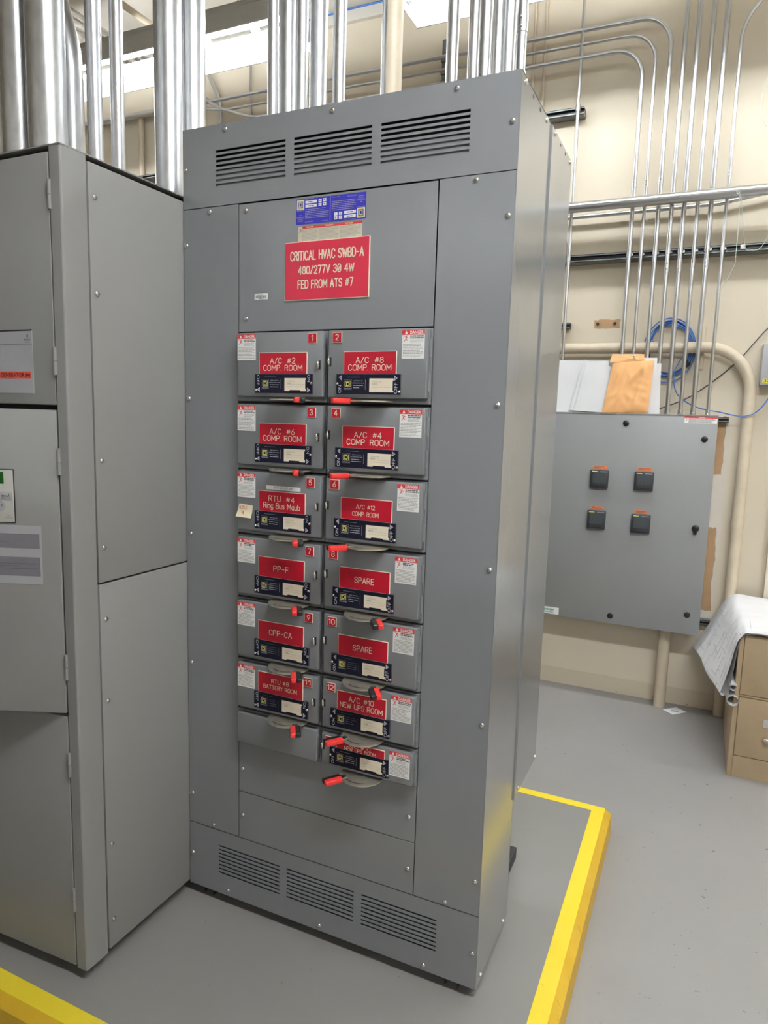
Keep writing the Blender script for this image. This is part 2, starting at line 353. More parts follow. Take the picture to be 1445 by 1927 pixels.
# ------------------------------------------------------------------ the room
HP = -0.10; CEIL = 4.15; YW = 2.70; XL, XR, YF = -6.5, 5.0, -9.0
struct(O('floor', B(XL, XR, YF, YW, HP - 0.1, HP), M_FLOOR, smooth=False))
struct(O('ceiling', B(XL, XR, YF, YW, CEIL, CEIL + 0.1), M_CEIL, smooth=False))
struct(O('wall_back', B(XL, XR, YW, YW + 0.12, HP, CEIL), M_WALL, smooth=False))
struct(O('wall_left', B(XL - 0.12, XL, YF, YW, HP, CEIL), M_WALL, smooth=False))
struct(O('wall_right', B(XR, XR + 0.12, YF, YW, HP, CEIL), M_WALL, smooth=False))
struct(O('wall_front', B(XL, XR, YF - 0.12, YF, HP, CEIL), M_WALL, smooth=False))
# cove base in lengths with butt joints
bb = thing('baseboard_back', (1, YW, HP), '', ''); del bb['label']; del bb['category']; struct(bb)
for a, b_ in ((-1.6, -0.4), (-0.4, 0.80), (0.802, 2.02), (2.022, 3.2)):
    O('base_length', polyxz(bmesh.new(), [(a, HP), (b_, HP), (b_, HP + 0.10), (a, HP + 0.10)], YW - 0.004, YW), M_BASE, bb, smooth=False)
struct(O('trim_1', B(XL, XR, YW - 0.03, YW, 4.07, CEIL), M_CEIL, smooth=False))
struct(O('trim_2', B(1.757, 1.95, YW - 0.06, YW, HP, CEIL), M_WALL, smooth=False))   # pilaster behind the file cabinet
# bare and primed paint patches where an older panel came off the wall
def ragged(x0, x1, z0, z1, seed, jag=0.004, n=9):
    r = random.Random(seed); pts = []
    pts += [(x0, z0 + (z1 - z0) * i / n) for i in range(n + 1)][::-1]
    pts += [(x0 + (x1 - x0) * i / n, z0 + r.uniform(-jag, jag)) for i in range(1, n)]
    pts += [(x1 + r.uniform(-jag, jag), z0 + (z1 - z0) * i / n) for i in range(n + 1)]
    pts += [(x1 - (x1 - x0) * i / n, z1 + r.uniform(-jag, jag)) for i in range(1, n)]
    return pts
def patch(name, pts, m, depth=0.0012):
    return struct(O(name, polyxz(bmesh.new(), pts, YW - depth, YW), m, smooth=False))
patch('trim_3', ragged(1.40, 1.494, 1.277, 1.60, 1), M_BROWN)
patch('trim_4', ragged(1.40, 1.499, 0.49, 0.972, 2, 0.006, 16), M_BROWN)
patch('trim_5', ragged(1.40, 1.515, 0.40, 1.60, 3, 0.006, 20), M_PRIMER, 0.0006)
tp = patch('trim_6', ragged(0.745, 0.890, 2.098, 2.145, 4, 0.004), M_BROWN)
for xx in (0.765, 0.862):
    b_ = T([(xx, YW - 0.006, 2.122), (xx, YW - 0.001, 2.122)], 0.009, 10); O('anchor_hole', b_, M_DARK, tp)

# ------------------------------------------------------------------ housekeeping pad with painted edges
pad = thing('housekeeping_pad', (-0.6, 0.3, HP), '', ''); del pad['label']; del pad['category']; struct(pad); pad.name = 'floor_pad'; WO['floor_pad'] = Vector((-0.6, 0.3, HP))
PX, PY, PB, PXL = 1.1535, -0.533, 1.145, -3.0
bm = bmesh.new(); c = 0.024
def ringpts(o, z): return [(PXL, PY - o, z), (PX + o, PY - o, z), (PX + o, PB + o, z), (PXL, PB + o, z)]
def ring_round(o, z):
    """outline with slightly rounded outer corners"""
    r = 0.012 + o * 0.6; P = ringpts(o, z); out = [P[0]]
    for (cx, cy), a0 in (((PX + o - r, PY - o + r), -90), ((PX + o - r, PB + o - r), 0)):
        for k in range(5):
            a = math.radians(a0 + 22.5 * k); out.append((cx + r * math.cos(a), cy + r * math.sin(a), z))
    out.append(P[3]); return out
def loft(name, A, Bq, m):
    bm = bmesh.new(); a = [bm.verts.new(p) for p in A]; b = [bm.verts.new(p) for p in Bq]
    for i in range(len(a) - 1): bm.faces.new([a[i], a[i + 1], b[i + 1], b[i]])
    return O(name, bm, m, pad, smooth=True, angle=25)
bm = bmesh.new(); box(bm, PXL, PX, PY, PB, HP, 0.0); O('slab', bm, M_PAD, pad, smooth=False)
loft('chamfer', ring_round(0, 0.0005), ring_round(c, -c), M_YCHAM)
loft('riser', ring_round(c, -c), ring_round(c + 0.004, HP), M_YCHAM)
# painted stripes on the top of the pad
e = 0.0006
bm = bmesh.new()
box(bm, 1.1045, PX, PY, PB, -0.002, e); O('edge_stripe', bm, M_YTAPE, pad, smooth=False)
O('edge_stripe', B(PXL, 1.1045, PY, -0.4835, -0.002, e), M_YTAPE, pad, smooth=False)
O('edge_stripe', B(PXL, 1.1045, 1.105, PB, -0.002, e), M_YTAPE, pad, smooth=False)

# ------------------------------------------------------------------ fluorescent fixtures
def fixture(x0, x1, y, tube_mat, label, zr=3.59, group='ceiling strip lights'):
    """pendant industrial strip light: ridge housing, two slotted reflector wings, two tubes"""
    t = thing('strip_light', ((x0 + x1) / 2, y, zr), label, 'light fixture')
    t['group'] = group
    za = zr + 0.20
    O('housing', B(x0, x1, y - 0.035, y + 0.035, za - 0.02, za + 0.018, bev=0.004), M_HOUSE, t)
    for s in (-1, 1):
        p0 = Vector((0, y + s * 0.034, za - 0.012)); p1 = Vector((0, y + s * 0.187, zr)); d = p1 - p0
        n = Vector((0, d.z, -d.y)).normalized() * (0.0012)
        cuts = []; L = x1 - x0; k = max(2, int(L / 0.31)); st = L / k
        for i in range(k): cuts.append((x0 + st * i + 0.03, x0 + st * (i + 1) - 0.03))
        bm = bmesh.new()
        def strip(xa, xb, ta, tb):
            q = [Vector((xx, 0, 0)) + p0 + d * tt + n * w for w in (0, 1) for xx, tt in ((xa, ta), (xb, ta), (xb, tb), (xa, tb))]
            v = [bm.verts.new(z) for z in q]
            for f in ((0, 1, 2, 3), (7, 6, 5, 4), (0, 4, 5, 1), (1, 5, 6, 2), (2, 6, 7, 3), (3, 7, 4, 0)): bm.faces.new([v[i] for i in f])
        if s < 0: strip(x0, x1, 0.0, 1.0)
        else:
            strip(x0, x1, 0.0, 0.22); strip(x0, x1, 0.50, 1.0)
            xa = x0
            for a, b_ in cuts: strip(xa, a, 0.22, 0.50); xa = b_
            strip(xa, x1, 0.22, 0.50)
        O('reflector_wing', bm, M_REFL, t, smooth=False)
        O('rim', B(x0, x1, p1.y - 0.004, p1.y + 0.004, zr - 0.006, zr + 0.002, bev=0.001), M_REFL, t)
        O('tube', T([(x0 + 0.03, y + s * 0.045, zr + 0.065), (x1 - 0.03, y + s * 0.045, zr + 0.065)], 0.0125, 12), tube_mat, t)
    for xx in (x0, x1):
        bm = bmesh.new()
        pts = [(y - 0.187, zr), (y + 0.187, zr), (y + 0.034, za - 0.012), (y - 0.034, za - 0.012)]
        q = [[bm.verts.new((xx + dx, a, b_)) for a, b_ in pts] for dx in (0, 0.0015 if xx == x0 else -0.0015)]
        bm.faces.new(q[0]); bm.faces.new(q[1][::-1])
        for i in range(4): bm.faces.new([q[0][i], q[1][i], q[1][(i + 1) % 4], q[0][(i + 1) % 4]])
        O('end_plate', bm, M_REFL, t, smooth=False)
        for s in (-1, 1): O('lampholder', B(xx + (0.002 if xx == x0 else -0.03), xx + (0.03 if xx == x0 else -0.002), y + s * 0.045 - 0.018, y + s * 0.045 + 0.018, zr + 0.045, zr + 0.10, bev=0.003), M_HOUSE, t)
    for xx in (x0 + 0.4, x1 - 0.4): O('hanger_rod', T([(xx, y, za + 0.015), (xx, y, CEIL)], 0.005, 8), M_EMT, t)
    return t
fixture(-3.20, -0.78, 1.845, M_TUBE, 'lit fluorescent strip light behind the thick conduits of the transfer switch cabinet')
fixture(-0.165, 2.27, 1.845, M_TUBE, 'lit fluorescent strip light above the wall conduits, its end plate near the beige pipe')
for i, (a, yy) in enumerate(((-5.9, 1.845), (2.65, 1.845))):
    fixture(a, a + 2.3, yy, M_TUBE, ('lit strip light of the back row past the transfer switch conduits', 'lit strip light of the back row past the file cabinet')[i], group='strip lights outside the view')
fixture(1.1, 3.5, -1.1, M_TUBEA, 'lit fluorescent strip light over the aisle in front of the switchboard', group='strip lights over the aisle')
for a in (-5.2, -2.5, 0.2, 2.9):
    fixture(a, a + 2.4, -6.0, M_TUBEF, 'lit fluorescent strip light in the row beyond the added aisle light blocker', group='strip lights beyond the partition')
struct(O('aisle_light_blocker', B(XL, 1.0, -3.0, -2.8, HP, 2.3), M_ATS, smooth=False))   # unseen stand-in for opposing switchgear, added to block low light from the far row

# ------------------------------------------------------------------ switchboard
W, H, ZB, D1, D2, ZR = 0.9636, 2.324, 0.035, 0.3148, 0.6012, 0.4193
sb = thing('switchboard', (W / 2, 0.3, 0.0), 'tall dark grey switchboard with louvred top and bottom panels and red nameplate sign', 'switchboard')
TH = 0.002
def slot_panel(x0, x1, z0, z1, groups, ztop, n, pitch, h):
    bm = bmesh.new(); zs = [(ztop - i * pitch - h, ztop - i * pitch) for i in range(n)]; zlo = zs[-1][0]
    box(bm, x0, x1, 0, TH, ztop, z1); box(bm, x0, x1, 0, TH, z0, zlo)
    xa = x0
    for a, b_ in groups:
        box(bm, xa, a, 0, TH, zlo, ztop); xa = b_
        for i in range(n - 1): box(bm, a, b_, 0, TH, zs[i + 1][1], zs[i][0])
    box(bm, xa, x1, 0, TH, zlo, ztop); return bm
GR = ((0.116, 0.342), (0.368, 0.593), (0.618, 0.846))
O('vented_top_panel', slot_panel(0.0015, W - 0.002, 2.1125, H, GR, 2.2575, 8, 0.0125, 0.0064), M_SB, sb, smooth=False)
O('vented_bottom_panel', slot_panel(0.0015, W - 0.002, ZB, 0.2465, GR, 0.1985, 8, 0.0128, 0.0056), M_SB, sb, smooth=False)
def sheet(name, x0, x1, z0, z1, m=M_SB, y0=0.0): return O(name, B(x0, x1, y0, y0 + TH, z0, z1, bev=0.0008, seg=1), m, sb)
sheet('side_cover', 0.0015, 0.1915, 0.249, 2.1105); sheet('side_cover', 0.7755, W - 0.002, 0.249, 2.1105)
sheet('center_cover', 0.1935, 0.7725, 1.770, 2.1085)
sheet('filler_cover', 0.1935, 0.7735, 0.4025, 0.5645); sheet('filler_cover', 0.1935, 0.7735, 0.249, 0.4005)
O('switch_mounting_plate', B(0.192, 0.7755, 0.0065, 0.0085, 0.555, 1.775), M_DARK, sb, smooth=False)
# folded enclosure around the covers
bm = bmesh.new()
box(bm, 0, 0.002, 0.002, D1, ZB, H - 0.002); box(bm, W - 0.002, W, -0.0005, D1, ZB, H); box(bm, 0, W, 0.002, D1, H - 0.004, H - 0.002)
box(bm, 0, W, D1 - 0.002, D1, ZB, H - 0.002); box(bm, 0.002, W - 0.002, 0.03, D1, ZB, ZB + 0.002)
O('enclosure', bm, M_SBS, sb, smooth=False)
bm = bmesh.new(); box(bm, -0.0, W + 0.003, D1 + 0.003, D2, ZR, H - 0.001, bev=0.0015, seg=1); O('rear_wireway', bm, M_SBS, sb, smooth=False)
O('rear_lip', B(W - 0.001, W + 0.0045, D1 - 0.001, D1 + 0.003, ZR - 0.003, H - 0.002), M_SBS, sb, smooth=False)
O('louver_baffle', B(0.10, 0.86, 0.010, 0.012, 2.158, 2.2085), M_SB, sb, smooth=False)
O('interior_baffle', B(0.01, W - 0.01, 0.05, 0.052, 2.10, H - 0.01), M_DARK, sb, smooth=False)
O('interior_baffle', B(0.01, W - 0.01, 0.05, 0.052, ZB + 0.01, 0.26), M_DARK, sb, smooth=False)
for xx in (0.06, W - 0.075):
    bm = bmesh.new(); box(bm, xx - 0.02, xx + 0.02, 0.02, 0.66, 0.036, 0.041); box(bm, xx - 0.02, xx - 0.016, 0.02, 0.66, 0.0, 0.038); box(bm, xx + 0.016, xx + 0.02, 0.02, 0.66, 0.0, 0.038)
    O('base_channel', bm, M_DARK, sb, smooth=False)
O('base_channel', B(0.01, W - 0.01, 0.05, 0.055, 0, ZB), M_DARK, sb, smooth=False)
for x, z in ((0.149, 2.308), (0.481, 2.307), (0.811, 2.307), (0.947, 2.217), (0.012, 2.217),
             (0.095, 2.099), (0.012, 2.014), (0.015, 1.584), (0.017, 1.183), (0.016, 0.779), (0.015, 0.349), (0.096, 0.261),
             (0.867, 2.099), (0.947, 2.013), (0.945, 1.583), (0.945, 1.182), (0.945, 0.778), (0.947, 0.346), (0.867, 0.260),
             (0.217, 2.091), (0.218, 1.805), (0.208, 0.476), (0.754, 0.474), (0.208, 0.326), (0.756, 0.322),
             (0.014, 0.143), (0.152, 0.054), (0.482, 0.052), (0.813, 0.050), (0.949, 0.138)):
    screw(SCR_Y, (x, 0, z), sb)
for y, z in ((0.035, 2.310), (0.259, 2.312), (0.045, 0.045), (0.273, 0.046)): screw(SCR_X, (W, y, z), sb)
for y, z in ((0.354, 2.312), (0.577, 2.312), (0.590, 0.430), (0.364, 0.432)): screw(SCR_X, (W + 0.003, y, z), sb)
for y in (0.11, 0.185): O('rivet_hole', B(W - 0.0005, W + 0.0005, y - 0.006, y + 0.006, 2.305, 2.312), M_DARK, sb, smooth=False)
for y in (0.43, 0.50): O('rivet_hole', B(W + 0.0025, W + 0.0035, y - 0.005, y + 0.005, 2.307, 2.313), M_DARK, sb, smooth=False)

# big red sign
def engraved(parent, x0, x1, z0, z1, y, lines, m=None, th=0.0026, inset=0.0012, name='nameplate', wt=0.72):
    n = O(name, B(x0, x1, y - th, y, z0, z1), M_CREAM, parent, smooth=False)
    O('red_face', B(x0 + inset, x1 - inset, y - th - 0.0004, y - th + 0.0004, z0 + inset, z1 - inset), m or M_RED, n, smooth=False)
    for q in lines or (): O('lettering', add_stroke_text(bmesh.new(), *q, y - th - 0.0004, wt=wt), M_CREAM, n, smooth=False)
    return n
engraved(sb, 0.345, 0.596, 1.847, 1.996, 0.0, [('CRITICAL HVAC SWBD-A', 0.3635, 0.579, 1.949, 1.971), ('480/277V 3Ø 4W', 0.388, 0.553, 1.9135, 1.9325), ('FED FROM ATS #7', 0.387, 0.5505, 1.877, 1.897)], m=M_RED2, th=0.003, inset=0.0014, name='sign_plate', wt=1.0)

def logo(bm, x0, x1, z0, z1, y, flip=False):
    """square ring with a letter D inside"""
    w = x1 - x0; h = z1 - z0
    def P(u, v): return (x1 - u * w, z1 - v * h) if flip else (x0 + u * w, z0 + v * h)
    for a, b_ in (((0.05, 0), (0.05, 1)), ((0.95, 0), (0.95, 1)), ((0, 0.05), (1, 0.05)), ((0, 0.95), (1, 0.95))): quad_bar(bm, P(*a), P(*b_), w * 0.10, y)
    out = [(0.30, 0.24), (0.66, 0.24), (0.74, 0.34), (0.74, 0.66), (0.66, 0.76), (0.30, 0.76)]
    for a, b_ in zip(out, out[1:] + out[:1]): quad_bar(bm, P(*a), P(*b_), w * 0.12, y, 0.0004)
    for v in (0.24, 0.76): quad_bar(bm, P(0.20, v), P(0.42, v), w * 0.12, y, 0.0005)
# blue data label: two halves, the second printed upside down
dl = O('data_label', B(0.377, 0.5815, -0.0006, 0.0, 2.0395, 2.1030), M_BLUE, sb, smooth=False)
def half(flip):
    x0, x1, z0, z1 = 0.377, 0.479, 2.0395, 2.1030
    cx, cz = (0.377 + 0.5815) / 2, (2.0395 + 2.1030) / 2
    def F(a, b_, c_, d_): return (2 * cx - b_, 2 * cx - a, 2 * cz - d_, 2 * cz - c_) if flip else (a, b_, c_, d_)
    rot = 180 if flip else 0
    a = F(0.3795, 0.4015, 2.0765, 2.1005)
    O('logo_ground', B(a[0], a[1], -0.0009, -0.0005, a[2], a[3]), M_CREAM, dl, smooth=False)
    i = (a[0] + 0.002, a[1] - 0.002, a[2] + 0.002, a[3] - 0.002)
    O('logo_field', B(i[0], i[1], -0.0011, -0.0008, i[2], i[3]), M_BLUE, dl, smooth=False)
    bm = bmesh.new(); logo(bm, i[0], i[1], i[2], i[3], -0.0012, flip); O('emblem', bm, M_YEL, dl, smooth=False)
    bm = bmesh.new()
    for s, r in (('SQUARE D', F(0.3795, 0.4015, 2.0725, 2.0755)), ('QMB', F(0.387, 0.394, 2.0605, 2.0635)), ('PANELBOARD', F(0.379, 0.4025, 2.0555, 2.0585)), ('TABLERO', F(0.382, 0.3985, 2.051, 2.054)), ('PANNEAU', F(0.382, 0.399, 2.0465, 2.0495))):
        add_text(bm, s, *r, -0.0006, rot=rot, bold=0.01)
    rng = random.Random(3 + flip)
    r = F(0.4045, 0.475, 2.0525, 2.0775); print_lines(bm, *r, 6, -0.0006, rng, 0.3); r = F(0.4045, 0.43, 2.043, 2.0475); print_lines(bm, *r, 2, -0.0006, rng, 0.3)
    r = F(0.4045, 0.437, 2.1005, 2.1022); print_lines(bm, *r, 1, -0.0006, rng, 0.4); r = F(0.452, 0.473, 2.043, 2.045); print_lines(bm, *r, 1, -0.0006, rng, 0.4)
    O('lettering', bm, M_LGREY, dl, smooth=False)['kind'] = 'stuff'
    bm = bmesh.new(); ink = bmesh.new()
    for q in ((0.405, 0.439, 2.0905, 2.0975), (0.405, 0.439, 2.0805, 2.0875), (0.4445, 0.4535, 2.0905, 2.0985), (0.458, 0.467, 2.091, 2.099), (0.4445, 0.4535, 2.0815, 2.0885), (0.458, 0.467, 2.0815, 2.089)):
        r = F(*q); box(bm, r[0], r[1], -0.0009, -0.0005, r[2], r[3])
        w = r[1] - r[0]; h = r[3] - r[2]; print_lines(ink, r[0] + w * 0.25, r[1] - w * 0.25, r[2] + h * 0.3, r[3] - h * 0.3, 1, -0.0009, rng, 0.8)
    O('data_field', bm, M_WHITE, dl, smooth=False); O('typed_data', ink, M_INK, dl, smooth=False)
half(False); half(True)
O('fold_line', B(0.4788, 0.4796, -0.0009, -0.0005, 2.040, 2.1025), M_LGREY, dl, smooth=False)
# aged warning strip
ws = O('warning_strip', B(0.384, 0.572, -0.0005, 0.0, 1.99, 2.0345), M_AGED, sb, smooth=False)
O('header_band', B(0.397, 0.572, -0.0008, -0.0004, 2.0285, 2.0345), M_DRED, ws, smooth=False)
text('lettering', [('DANGER', 0.410, 0.431, 2.0298, 2.0332), ('PELIGRO', 0.466, 0.489, 2.0298, 2.0332), ('DANGER', 0.524, 0.547, 2.0298, 2.0332)], -0.0008, M_CREAM, ws, bold=0.02)
bm = bmesh.new(); rng = random.Random(11)
for a, b_ in ((0.396, 0.441), (0.446, 0.503), (0.509, 0.568)): print_lines(bm, a, b_, 1.998, 2.0265, 9, -0.0005, rng, 0.35)
O('fine_print', bm, M_INKL, ws, smooth=False)
def figure(bm, x, z, s, y):
    for a, b_, w in (((0.5, 0.55), (0.62, 0.80), 0.13), ((0.62, 0.80), (0.9, 0.62), 0.07), ((0.62, 0.80), (0.30, 0.92), 0.07), ((0.5, 0.55), (0.75, 0.25), 0.09), ((0.5, 0.55), (0.25, 0.10), 0.09), ((0.70, 0.92), (0.72, 0.98), 0.10), ((0.15, 1.0), (0.42, 0.72), 0.05)):
        quad_bar(bm, (x + a[0] * s, z + a[1] * s), (x + b_[0] * s, z + b_[1] * s), w * s, y)
bm = bmesh.new(); figure(bm, 0.385, 2.017, 0.012, -0.0005); O('shock_figure', bm, M_INK, ws, smooth=False)
# barcode sticker
bc = O('barcode_sticker', B(0.246, 0.2895, -0.0005, 0, 1.8545, 1.8705), M_WHITE, sb, smooth=False)
bm = bmesh.new(); rng = random.Random(5); x = 0.252
while x < 0.283: w = rng.choice((0.0008, 0.0014, 0.002)); quad_bar(bm, (x, 1.8585), (x, 1.8655), w, -0.0005); x += w + rng.choice((0.001, 0.0016))
print_lines(bm, 0.256, 0.279, 1.866, 1.869, 1, -0.0005, rng, 0.6); print_lines(bm, 0.260, 0.277, 1.8555, 1.858, 1, -0.0005, rng, 0.6)
O('bars', bm, M_INK, bc, smooth=False)

# ------------------------------------------------------------------ fusible switch units
TOPS = [1.763, 1.571, 1.385, 1.198, 1.012, 0.826, 0.671]
BOTS = [1.593, 1.405, 1.219, 1.033, 0.847, 0.691, 0.579]
DF = -0.03
def danger_label(parent, x0, x1, z0, z1, y, rng, dark=M_INKL):
    d = O('danger_label', B(x0, x1, y - 0.0004, y, z0, z1), M_WHITE, parent, smooth=False)
    hz = z1 - (z1 - z0) * 0.165 if (z1 - z0) > 0.05 else z1 - 0.011
    O('header_band', B(x0, x1, y - 0.0006, y - 0.0003, hz, z1), M_DRED, d, smooth=False)
    w = x1 - x0; bm = bmesh.new(); h = z1 - hz
    add_text(bm, 'DANGER', x0 + 0.36 * w, x0 + 0.95 * w, hz + 0.16 * h, z1 - 0.16 * h, y - 0.0006, bold=0.02, wspace=1)
    a = (x0 + 0.12 * w, hz + 0.15 * h); t3 = [(a[0], a[1]), (a[0] + 0.135 * w, a[1]), (a[0] + 0.0675 * w, z1 - 0.12 * h)]
    bm.faces.new([bm.verts.new((p[0], y - 0.001, p[1])) for p in t3])
    O('header_lettering', bm, M_WHITE, d, smooth=False)
    bm = bmesh.new(); figure(bm, x0 + 0.03 * w, hz - 0.30 * w, 0.28 * w, y - 0.0004); O('shock_figure', bm, M_DRED, d, smooth=False)
    bm = bmesh.new(); zz = hz - 0.02 * w
    print_lines(bm, x0 + 0.36 * w, x1 - 0.04 * w, zz - 0.14 * w, zz, 2, y - 0.0004, rng, 0.7)
    O('bold_print', bm, M_INK, d, smooth=False)
    bm = bmesh.new()
    print_lines(bm, x0 + 0.36 * w, x1 - 0.06 * w, zz - 0.30 * w, zz - 0.16 * w, 3, y - 0.0004, rng, 0.4)
    print_lines(bm, x0 + 0.05 * w, x1 - 0.05 * w, z0 + 0.05 * w, zz - 0.33 * w, 9, y - 0.0004, rng, 0.45)
    O('fine_print', bm, dark, d, smooth=False)
    return d
def grip_half(base, d, side, L, wd, zc, h):
    """one colour of the two-tone grip: a rounded bar beside the centre line"""
    d = Vector((d[0], d[1], 0)).normalized(); n = Vector((-d.y, d.x, 0)) * side; b0 = Vector((base[0], base[1], zc))
    bm = bmesh.new(); box(bm, 0, L, 0, wd, -h / 2, h / 2)
    es = [e_ for e_ in bm.edges if all(abs(v.co.y - wd) < 1e-6 for v in e_.verts) or all(abs(v.co.x - L) < 1e-6 for v in e_.verts)]
    bmesh.ops.bevel(bm, geom=es, offset=0.0035, segments=3, profile=0.5, affect='EDGES')
    for v in bm.verts: v.co = b0 + d * v.co.x + n * v.co.y + Vector((0, 0, v.co.z))
    return bm
def switch_unit(row, right, number, lines, label, on=True, extra=None):
    Tz, Bz = TOPS[row], BOTS[row]
    xh0, xh1 = (0.4845, 0.7745) if right else (0.197, 0.4825)
    x0, x1 = (0.4965, 0.772) if right else (0.211, 0.4815)
    u = thing('switch_unit', ((x0 + x1) / 2, 0, Bz - 0.013), label, 'switch', 'fusible switch units of the switchboard')
    O('housing', B(xh0, xh1, -0.008, 0.006, Bz - 0.013, Tz + 0.002, bev=0.001, seg=1), M_SBD, u)
    O('door', B(x0, x1, DF, -0.0085, Bz, Tz, bev=0.0035, seg=3), M_SBD, u)
    rng = random.Random(100 + row * 2 + right); y = DF
    # danger label
    dx0, dx1 = (0.7045, 0.764) if right else (0.2115, 0.2715)
    danger_label(u, dx0, dx1, Tz - 0.0045 - 0.0685, Tz - 0.0045, y, rng)
    # number plate
    if number:
        n0, n1 = (0.5105, 0.537) if right else (0.4375, 0.4635)
        nz1 = Tz - 0.0055
        m = (n0 + n1) / 2; hw = 0.0042 if len(number) == 1 else 0.0088
        if number == '1': hw = 0.002
        engraved(u, n0, n1, nz1 - 0.0255, nz1, y, [(number, m - hw, m + hw, nz1 - 0.019, nz1 - 0.0055)], inset=0.0009, name='number_plate', wt=0.85, th=0.0022)
    # red nameplate
    p0, p1 = (0.5445, 0.692) if right else (0.285, 0.435)
    pz0 = Bz + 0.059; pz1 = Bz + 0.1165 if row < 5 else (Bz + 0.121 if not right else Bz + 0.114)
    if row == 6: pz0, pz1 = Bz + 0.050, Bz + 0.083
    cx = (p0 + p1) / 2; k = p1 - p0; L = []
    for s, wfrac, zlo, zhi, off in lines: L.append((s, cx + off * k - wfrac * k / 2, cx + off * k + wfrac * k / 2, Bz + zlo, Bz + zhi))
    engraved(u, p0, p1, pz0, pz1, y, L, name='nameplate')
    # black rating label with circuit card
    b0, b1 = (0.5245, 0.7045) if right else (0.272, 0.453)
    z0, z1 = Bz + 0.0085, Bz + 0.0595; y2 = y - 0.0031; w = b1 - b0
    r = O('rating_label', B(b0, b1, y2 - 0.0004, y, z0, z1), M_NAVY, u, smooth=False); yy = y2 - 0.0004
    bm = bmesh.new()
    for a, b_ in (((b0, z0), (b1, z0)), ((b0, z1), (b1, z1)), ((b0, z0), (b0, z1)), ((b1, z0), (b1, z1))): quad_bar(bm, a, b_, 0.0008, yy)
    lg = b0 + 0.022
    quad_bar(bm, (lg - 0.0005, z0 + 0.0115), (lg + 0.0235, z0 + 0.0115), 0.0003, yy)
    O('label_border', bm, M_DSILV, r, smooth=False)
    bm = bmesh.new()
    if right:
        onr, ofr, rr_ = (b0 + 0.006, b0 + 0.0145, z0 + 0.003, z0 + 0.023), (b1 - 0.0165, b1 - 0.0075, z0 + 0.003, z0 + 0.0305), 90
        tris = [[(b0 + 0.007, z1 - 0.008), (b0 + 0.0155, z1 - 0.0025), (b0 + 0.0155, z1 - 0.0165)], [(b1 - 0.0165, z1 - 0.003), (b1 - 0.0165, z1 - 0.0165), (b1 - 0.0075, z1 - 0.0095)]]
    else:
        ofr, onr, rr_ = (b0 + 0.006, b0 + 0.0145, z0 + 0.0215, z1 - 0.002), (b1 - 0.0155, b1 - 0.007, z0 + 0.0305, z1 - 0.002), -90
        tris = [[(b0 + 0.0065, z0 + 0.010), (b0 + 0.0155, z0 + 0.0165), (b0 + 0.0155, z0 + 0.003)], [(b1 - 0.0155, z0 + 0.0165), (b1 - 0.0155, z0 + 0.003), (b1 - 0.0065, z0 + 0.009)]]
    bm.free()
    O('on_lettering', add_text(bmesh.new(), 'ON', *onr, yy, rot=rr_), M_SILV, r, smooth=False); O('off_lettering', add_text(bmesh.new(), 'OFF', *ofr, yy, rot=rr_), M_SILV, r, smooth=False)
    for t3 in tris:
        bm = bmesh.new(); bm.faces.new([bm.verts.new((p[0], yy - 0.0004, p[1])) for p in t3]); O('arrow', bm, M_SILV, r, smooth=False)
        bm = bmesh.new()
        mx = sum(p[0] for p in t3) / 3; mz = sum(p[1] for p in t3) / 3
        quad_bar(bm, (mx - 0.0012, mz), (mx + 0.0012, mz), 0.0024, yy, 0.0006); O('arrow_mark', bm, M_NAVY, r, smooth=False)
    O('emblem_frame', B(lg, lg + 0.0225, yy - 0.0002, yy + 0.0002, z0 + 0.0125, z0 + 0.0375), M_DSILV, r, smooth=False)
    O('emblem_field', B(lg + 0.0008, lg + 0.0217, yy - 0.0004, yy, z0 + 0.0158, z0 + 0.0367), M_NAVY, r, smooth=False)
    bm = bmesh.new(); logo(bm, lg + 0.003, lg + 0.0195, z0 + 0.0185, z0 + 0.034, yy - 0.0005); O('emblem', bm, M_YEL, r, smooth=False)
    bm = bmesh.new()
    add_text(bm, 'SQUARE D', lg + 0.002, lg + 0.0205, z0 + 0.0133, z0 + 0.0151, yy - 0.0003)
    add_text(bm, 'QMB SWITCH', lg + 0.028, lg + 0.054, z0 + 0.0325, z0 + 0.0355, yy); add_text(bm, 'INTERRUPTEUR QMB', lg + 0.0245, lg + 0.0575, z0 + 0.0270, z0 + 0.0298, yy)
    print_lines(bm, lg + 0.027, lg + 0.055, z0 + 0.014, z0 + 0.0255, 2, yy, rng, 0.25, 0.5)
    quad_bar(bm, (lg + 0.0615, z0 + 0.012), (lg + 0.0615, z0 + 0.037), 0.0005, yy); quad_bar(bm, (lg + 0.010, z1 - 0.0075), (lg + 0.046, z1 - 0.0075), 0.0005, yy)
    O('fine_lettering', bm, M_DSILV if row in (4, 5) else M_SILV, r, smooth=False)
    c0 = b0 + 0.095; c1 = b0 + 0.1615; q0 = z0 + 0.0065; q1 = z0 + 0.0405
    if right and row == 0: pts = [(c0, q0), (c1, q0), (c1, q0 + 0.004), (c1 - 0.002, q0 + 0.004), (c1 - 0.002, q1 - 0.006), (c1, q1 - 0.006), (c1, q1), (c0, q1)]
    else: pts = [(c0, q0), (c0 + 0.0145, q0), (c0 + 0.0165, q0 + 0.0028), (c1 - 0.018, q0 + 0.0028), (c1 - 0.0165, q0), (c1, q0), (c1, q0 + 0.006), (c1 - 0.0025, q0 + 0.006), (c1 - 0.0025, q1 - 0.004), (c1, q1 - 0.004), (c1, q1), (c0, q1)]
    cd = O('circuit_card', polyxz(bmesh.new(), pts, yy - 0.0006, yy + 0.0002), M_CARD, r, smooth=False)
